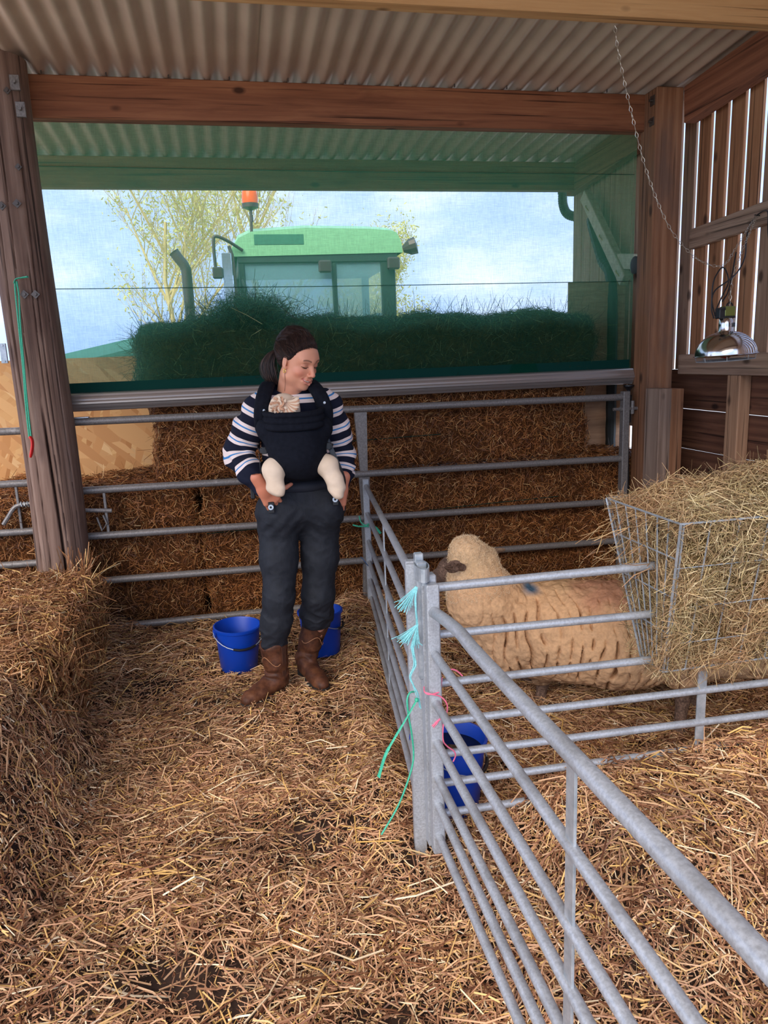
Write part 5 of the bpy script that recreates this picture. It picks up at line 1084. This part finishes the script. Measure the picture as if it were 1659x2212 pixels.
if 0: jf.path([SHL, lerp3(SHL, ELL, .5), ELL, lerp3(ELL, WRL, .55), lerp3(ELL, WRL, .9)], [.058, .062, .056, .050, .036], .035)
def jfold(x, y, z):
    w = vnoise(x*9, y*9, z*9)*3; return .005*np.sin(z*60+x*30+w*5)*np.clip(abs(x-.28)*6-.6, 0, 1)+.012*vnoise(x*13, y*13, z*13)+.004*vnoise(x*40, y*40, z*40)
jf.warp(jfold)
for sv_ in slv: sv_.warp(jfold)
jf.cap((.262, 3.33, 1.43), (.262, 3.30, 1.53), .058, .075, .01, op='sub')
def stripes(V, arm=None):
    out = np.zeros(len(V)); best = np.full(len(V), 9.0); cuff = np.zeros(len(V))
    for (A_, B_, W_) in (((SHR, ELR, WRR), (SHL, ELL, WRL))[arm],) if arm is not None else ():
        L1 = np.linalg.norm(np.array(B_)-A_); L2 = np.linalg.norm(np.array(W_)-B_)
        t, d = seg_t(V, A_, B_); t = ((V-np.array(A_))@(np.array(B_)-A_))/L1**2; t2, d2 = seg_t(V, B_, W_); w1, w2 = 1/(d+.005)**5, 1/(d2+.005)**5
        out = 1.355-(w1*t*L1+w2*(L1+t2*L2))/(w1+w2); cuff = np.clip((t2-.66)*20+.5, 0, 1)
    if arm is not None: return {'stripe': ('FLOAT', out), 'cuff': ('FLOAT', cuff)}
    out = V[:, 2]+.0245
    t, d = seg_t(V, (.283, 3.345, 1.04), (.283, 3.345, 1.36)); core = (d < .185) & (V[:, 0] > .125) & (V[:, 0] < .445) ; out[core] = V[core, 2]+.0245; cuff[core] = 0
    top = V[:, 2] > 1.34; out[top] = V[top, 2]+.0245; cuff[(V[:, 2] < 1.06) & (V[:, 0] > .125) & (V[:, 0] < .445)] = 1; cuff[(V[:, 2] > 1.415) & (abs(V[:, 0]-.262) < .085)] = 1
    return {'stripe': ('FLOAT', out), 'cuff': ('FLOAT', cuff)}
m = Mat('jumper_knit', rough=.85, spec=.15); a = m.n('ShaderNodeAttribute', attribute_name='stripe'); cf_ = m.n('ShaderNodeAttribute', attribute_name='cuff')
fr = m.math('FRACT', m.math('ADD', m.math('MULTIPLY', a.outputs['Fac'], 1/.0765), .22))
navy, cream, blu = C(24, 27, 42), C(228, 208, 200), C(62, 124, 178)
cc = m.ramp(fr, [(0, navy), (.46, cream), (.665, blu), (.755, cream), (.96, navy)], 'CONSTANT'); cc = m.mix(m.ramp(cf_.outputs['Fac'], [(.4, G3(0)), (.6, G3(1))]), cc, navy); m.col(cc); m.bump(m.noise(m.coords(), 260, 2, .6), .3, .002); M['jumper'] = m.m
jum = sdf_obj('striped_jumper', jf, M['jumper'], wom, 2, stripes)
for i in (0, 1): sdf_obj('sleeve', slv[i], M['jumper'], jum, 2, lambda V, i=i: stripes(V, i))
# --- baby carrier: panel, ribbed head roll, padded straps, belt
car = empty('baby_carrier', (.28, 3.1, 1.0), parent=wom); car.location = Vector((.28, 3.1, 1.0))-wom.location
m = Mat('carrier_cloth', rough=.88, spec=.12); m.col(m.ramp(m.noise(m.coords(), 60, 3), [(.3, C(15, 17, 24)), (.7, C(22, 24, 32))])); m.bump(m.noise(m.coords((1, 1, 1)), 300, 2), .2, .001); M['carrier'] = m.m
cf2 = Field((.08, 2.98, 1.01), (.46, 3.34, 1.38), .0040)
cf2.ell((.262, 3.15, 1.215), (.126, .095, .132), None, .03); cf2.ell((.268, 3.14, 1.17), (.105, .100, .115), None, .04); cf2.cap((.205, 3.17, 1.11), (.345, 3.17, 1.11), .06, .06, .04)
cf2.cap((.16, 3.165, 1.27), (.365, 3.165, 1.265), .062, .062, .03)
cf2.warp(lambda x, y, z: .008*vnoise(x*16, y*16, z*16)+.0025*np.sin(x*50+z*20)*np.clip((1.14-z)*20, 0, 1)); cf2.clip(lambda X, Y, Z: Z-1.315+0*X+0*Y)
sdf_obj('front_panel', cf2, M['carrier'], car)
rf = Field((.08, 2.98, 1.22), (.46, 3.34, 1.40), .0036)
for z, r in ((1.337, .0130), (1.311, .0135), (1.284, .0140)):
    rf.path(spline([(.137, 3.21, z+.004), (.150, 3.11, z), (.19, 3.068, z-.003), (.26, 3.052, z-.004), (.33, 3.066, z-.002), (.372, 3.11, z+.004), (.385, 3.21, z+.010)], 4), [r]*25, .0025)
sdf_obj('ribbed_roll', rf, M['carrier'], car)
sf = Field((.06, 3.02, 1.02), (.52, 3.58, 1.52), .0042)
for pts, sx in (([(.130, 3.205, 1.27), (.128, 3.185, 1.335), (.140, 3.205, 1.40), (.160, 3.27, 1.442), (.175, 3.36, 1.452), (.185, 3.45, 1.41)], 1), ([(.398, 3.205, 1.27), (.402, 3.19, 1.335), (.385, 3.20, 1.40), (.365, 3.265, 1.442), (.355, 3.36, 1.452), (.35, 3.45, 1.41)], -1)):
    for off in (-.019, 0, .019): sf.path(spline([(p[0]+off*(1-.15*i/5), p[1]-.004*(off == 0), p[2]) for i, p in enumerate(pts)], 4), [.0150]*21, .005)
sdf_obj('shoulder_straps', sf, M['carrier'], car)
bf = Field((.06, 3.14, .99), (.50, 3.58, 1.14), .0045); bf.ell((.283, 3.352, 1.062), (.172, .150, .30), None, .01); bf.clip(lambda X, Y, Z: np.maximum(Z-1.108, 1.028-Z)+0*X+0*Y); sdf_obj('waist_belt', bf, M['carrier'], car)
for s, pts in (('a', [(.140, 3.15, 1.19), (.115, 3.20, 1.175), (.108, 3.28, 1.18), (.115, 3.42, 1.2)]), ('b', [(.385, 3.16, 1.20), (.415, 3.20, 1.18), (.435, 3.28, 1.17), (.43, 3.42, 1.18)]), ('c', [(.398, 3.19, 1.22), (.43, 3.17, 1.13), (.462, 3.18, 1.04), (.465, 3.20, .99)])):
    MB().tube(spline(pts, 5), .013, 6, flat=.25, up=(0, 1, 0) if s != 'c' else (0, 1, 0)).build('webbing', M['black'], car, True)
for p in ((.128, 3.165, 1.183), (.402, 3.165, 1.185)):
    q = MB().obox(p, (.018, .006, .013), None, .003); q.obox((p[0], p[1]-.006, p[2]), (.010, .003, .015), None, .002); q.build('buckle', M['black'], car)
MB().tube([(.105, 3.20, 1.17), (.106, 3.20, 1.05)], .0018, 5).build('strap_end', M['black'], car)
for p in ((.138, 3.168, 1.352), (.398, 3.168, 1.372)): MB().lathe([(0, -.003), (.0055, -.002), (.006, .001)], p, 14, frame((0, 1, 0), (1, 0, 0))).build('snap', M['galv_bright'], car)
# ================================================================ the baby
baby = empty('baby', (.26, 3.17, 1.0)); tag(baby, 'baby in a cream bonnet and cream leggings held in the black chest carrier', 'baby')
M['cream'] = plain('cream_knit', C(226, 202, 176), .85, spec=.15, nz=(14, C(214, 188, 160)), bump=.2); M['tan'] = plain('tan_ruffle', C(196, 150, 120), .85, spec=.15)
by = Field((.10, 3.02, .94), (.48, 3.30, 1.46), .0034)
by.ell((.224, 3.155, 1.352), (.068, .068, .070), None, .02); by.ell((.26, 3.19, 1.20), (.085, .06, .12), None, .04)
by.path([(.205, 3.17, 1.13), (.158, 3.118, 1.105), (.160, 3.100, 1.03)], [.044, .043, .034], .03); by.cap((.160, 3.098, 1.035), (.172, 3.080, 1.020), .034, .028, .02)
by.path([(.33, 3.17, 1.13), (.390, 3.118, 1.105), (.416, 3.095, 1.035), (.424, 3.09, 1.005)], [.044, .042, .034, .030], .03); by.cap((.422, 3.09, 1.00), (.422, 3.07, .985), .029, .022, .02)
by.warp(lambda x, y, z: .004*vnoise(x*30, y*30, z*30)+.0022*np.sin(z*120+x*60)*np.clip((1.10-z)*12, 0, 1))
sdf_obj('clothed_body', by, M['cream'], baby)
# face turned against her chest, ear side up, mostly inside the bonnet
fb = Field((.14, 3.10, 1.27), (.32, 3.30, 1.42), .004); fb.ell((.232, 3.195, 1.345), (.052, .058, .060), None, .01); fb.ell((.245, 3.252, 1.345), (.008, .010, .008), None, .01); sdf_obj('face', fb, plain('baby_skin', C(222, 160, 132), .5), baby)
def rosette(c, r, n, a0, a1, mat, kk):
    for i in range(n):
        a = a0+(a1-a0)*i/(n-1); d = np.array([math.cos(a), -.12, math.sin(a)]); s = np.array([-math.sin(a), 0, math.cos(a)]); c_ = np.array(c)
        pts = [c_, c_+d*r*.45-s*.004+[0, -.008, 0], c_+d*r*.9+[0, -.012, 0], c_+d*r+s*.006+[0, -.004, 0], c_+d*r*.55+s*.008+[0, -.004, 0]]
        MB().tube(spline(pts, 4), .0062, 6, flat=.22, up=(0, 1, 0)).build('petal', M[mat if (i+kk) % 2 else 'cream'], baby, True)
rosette((.196, 3.080, 1.376), .033, 13, .6, 5.9, 'tan', 0); rosette((.226, 3.080, 1.388), .052, 12, -1.75, .25, 'tan', 1); rosette((.198, 3.070, 1.374), .020, 7, .6, 5.4, 'tan', 1)

# ================================================================ the sheep
shp = empty('sheep', (1.45, 2.7, 0)); tag(shp, 'woolly cream sheep with dark ears and a blue mark standing behind the hurdle', 'sheep')
s0, s1, s2, s3 = (1.1517, 2.8000, 0.4047), (1.3319, 2.7200, 0.3878), (1.5004, 2.6000, 0.3920), (1.83, 2.46, .43)
pol = (0.9150, 2.8000, 0.7164); thr = (0.9660, 2.7900, 0.5530); brs = (1.0670, 2.8000, 0.3092)
wf = Field((.74, 2.18, .08), (2.12, 3.12, .92), .0054)
wf.path([s0, s1, s2, s3], [.178, .195, .200, .185], .09, sq=((0, 1, 0), .95)); wf.ell((1.95, 2.40, .42), (.14, .17, .17), None, .08)
wf.path([s0, thr, pol], [.150, .128, .082], .07); wf.cap(brs, s0, .105, .15, .07); wf.cap(thr, brs, .10, .10, .06)
wf.ell((0.9046, 2.7900, 0.7715), (.060, .072, .046), None, .04); wf.ell((0.9826, 2.8200, 0.7147), (.055, .07, .045), None, .04)
FL, HL = (1.245, 2.80), (1.66, 2.47)
wf.path([lerp3(s0, s1, .35), (1.225, 2.75, .28), (1.232, 2.785, .17)], [.14, .096, .048], .05); wf.path([(1.78, 2.44, .40), (1.70, 2.44, .24)], [.13, .055], .05); wf.path([(1.86, 2.58, .40), (1.86, 2.6, .24)], [.12, .05], .05); wf.path([(1.24, 2.98, .36), (1.25, 2.98, .22)], [.10, .05], .05)
A_ = np.array(thr); B_ = np.array(s3)
def wool(x, y, z):
    s = (x-A_[0])*.97-(y-A_[1])*.25; w = vnoise(x*9, y*9, z*9); w2 = vnoise(x*26, y*26, z*26); ph = s*140+w*10+(z-.4)*6*np.clip(1.3-x, -.2, .6)
    r = np.abs(np.sin(ph*.5)); body = np.clip((x-.90)*8, 0, 1)*np.clip((.62-z)*7, .12, .85)
    fold = .027*np.exp(-(r/.26)**2)*body*np.clip(.72+w2*2.8, 0, 1.5); c = vnoise(x*70, y*70, z*70)*.007+vnoise(x*34, y*34, z*34)*.010; return fold+c
wf.warp(wool)
def wool_groove_shade(x, y, z):  # mask for crease shade painted into the fleece colour along the folds
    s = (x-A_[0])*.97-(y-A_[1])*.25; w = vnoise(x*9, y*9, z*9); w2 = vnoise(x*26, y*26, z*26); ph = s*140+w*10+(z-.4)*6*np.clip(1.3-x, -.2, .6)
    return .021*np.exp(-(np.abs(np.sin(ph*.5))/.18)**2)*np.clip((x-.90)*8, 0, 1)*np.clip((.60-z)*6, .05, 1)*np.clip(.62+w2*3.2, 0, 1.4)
def woolcol(V):
    n = len(V); c = np.tile(np.array(C(206, 162, 120))[:3], (n, 1)); nz = vnoise(V[:, 0]*18, V[:, 1]*18, V[:, 2]*18)
    def bl(w, rgb): c[:] = c*(1-w[:, None])+np.array(C(*rgb))[:3]*w[:, None]
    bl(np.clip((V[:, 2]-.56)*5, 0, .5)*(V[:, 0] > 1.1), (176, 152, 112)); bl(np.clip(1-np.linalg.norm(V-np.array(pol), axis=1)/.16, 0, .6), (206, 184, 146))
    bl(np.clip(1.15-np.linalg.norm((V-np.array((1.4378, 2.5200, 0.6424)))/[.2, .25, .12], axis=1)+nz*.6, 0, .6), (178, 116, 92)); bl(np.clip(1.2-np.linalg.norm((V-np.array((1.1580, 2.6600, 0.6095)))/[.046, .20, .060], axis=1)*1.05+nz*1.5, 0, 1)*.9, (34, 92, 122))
    bl(np.clip((.24-V[:, 2])*8, 0, .6), (132, 108, 84)); bl(np.clip(wool_groove_shade(V[:, 0], V[:, 1], V[:, 2])*70-.35, 0, .75), (104, 68, 44)); return {'col': ('FLOAT_COLOR', np.concatenate([c, np.ones((n, 1))], 1))}
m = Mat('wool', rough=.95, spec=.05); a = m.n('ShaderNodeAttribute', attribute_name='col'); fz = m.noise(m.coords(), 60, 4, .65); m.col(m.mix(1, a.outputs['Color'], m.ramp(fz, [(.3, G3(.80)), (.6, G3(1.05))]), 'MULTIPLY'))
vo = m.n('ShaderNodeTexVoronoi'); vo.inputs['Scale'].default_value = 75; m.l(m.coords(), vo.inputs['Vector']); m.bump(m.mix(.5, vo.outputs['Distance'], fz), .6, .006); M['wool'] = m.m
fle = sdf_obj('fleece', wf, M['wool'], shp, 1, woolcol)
# fuzzy edge: short woollen fibres on the head
Vw = np.array([v.co[:] for v in fle.data.vertices]); Nw = np.array([v.normal[:] for v in fle.data.vertices]); idx = np.where(np.linalg.norm(Vw-np.array(pol)-[.02, 0, 0], axis=1) < .20)[0]; idx = idx[rng.integers(0, len(idx), 9000)]
T = Nw[idx]*.5+rng.normal(0, .7, (len(idx), 3)); T /= np.linalg.norm(T, axis=1, keepdims=True); pn = np.cross(T, rng.normal(size=(len(idx), 3))); pn /= np.linalg.norm(pn, axis=1, keepdims=True)
V, F = straws(Vw[idx]+Nw[idx]*.003, pn, U_(.006, .015, len(idx)), U_(.0006, .0012, len(idx)), tilt=0, T=T, bend=.5)
tag(link('wool_fibres', mesh_np('wool_fibres', V, F, plain('wool_fibre', C(222, 194, 156), .9), False), None, fle), kind='stuff')
# face, ears, legs
M['fleece_ear'] = plain('pale_ear', C(150, 122, 96), .9, nz=(90, C(110, 86, 68)))
sf2 = Field((.62, 2.66, .48), (1.16, 3.12, .92), .004); mz = np.array((0.8434, 3.0200, 0.5877)); po = np.array(pol)
sf2.path([po+[.0, .03, -.005], po*.45+mz*.55, mz], [.075, .052, .032], .03); sf2.cap(mz, mz+[-.012, .012, -.012], .030, .026, .02); sf2.ell(po*.6+mz*.4+[-.045, -.0, .012], (.014, .014, .012), None, .01)
m = Mat('sheep_face', rough=.8, spec=.2); fz = m.noise(m.coords(), 120, 3, .6); m.col(m.ramp(fz, [(.35, C(74, 56, 46)), (.7, C(134, 106, 88))])); m.bump(fz, .4, .003); M['sheepface'] = m.m
sdf_obj('face', sf2, M['sheepface'], shp)
ef = Field((.70, 2.55, .60), (1.22, 3.12, .92), .0036)
e0, e1 = np.array((0.8611, 2.7200, 0.7119)), np.array((0.7693, 2.6500, 0.7479)); ef.cap(e0, e0*.5+e1*.5, .019, .029, .02, sq=((.25, .93, .25), 3.2)); ef.cap(e0*.5+e1*.5, e1, .029, .012, .02, sq=((.25, .93, .25), 3.2)); ef.cap(e0+[-.005, -.02, .01], e1*.7+e0*.3+[0, -.03, .008], .006, .009, .01, op='sub')
sdf_obj('ear', ef, M['sheepface'], shp)
e2, e3 = np.array((1.0299, 2.8600, 0.7262)), np.array((1.0958, 2.8800, 0.7231)); ef = Field(e2-.07, e3+.07, .0036); ef.cap(e2, e3, .022, .013, .02, sq=((0, .8, .6), 2.2)); sdf_obj('ear', ef, M['fleece_ear'], shp)
for (x, y, z0), (x2, y2) in (((1.235, 2.775, .22), (1.238, 2.80)), ((1.25, 2.98, .24), (1.26, 3.0)), ((1.695, 2.44, .26), (1.655, 2.40)), ((1.86, 2.6, .26), (1.85, 2.58))):
    lf = Field((x-.14, y-.14, -.03), (x+.14, y+.14, z0+.08), .004); lf.path([(x, y, z0+.03), ((x+x2)/2+.012, (y+y2)/2+.012, z0*.6), (x2, y2, .055)], [.040, .026, .022], .02); lf.ell((x2-.004, y2-.006, .045), (.030, .032, .026), None, .015)
    lg = sdf_obj('leg', lf, M['sheepface'], shp)
    q = MB()
    for s in (-1, 1): q.obox((x2+s*.014-.008, y2-.022, .018), (.012, .030, .020), Matrix.Rotation(.25, 3, 'Z'), .007)
    q.build('hoof', M['black'], lg)
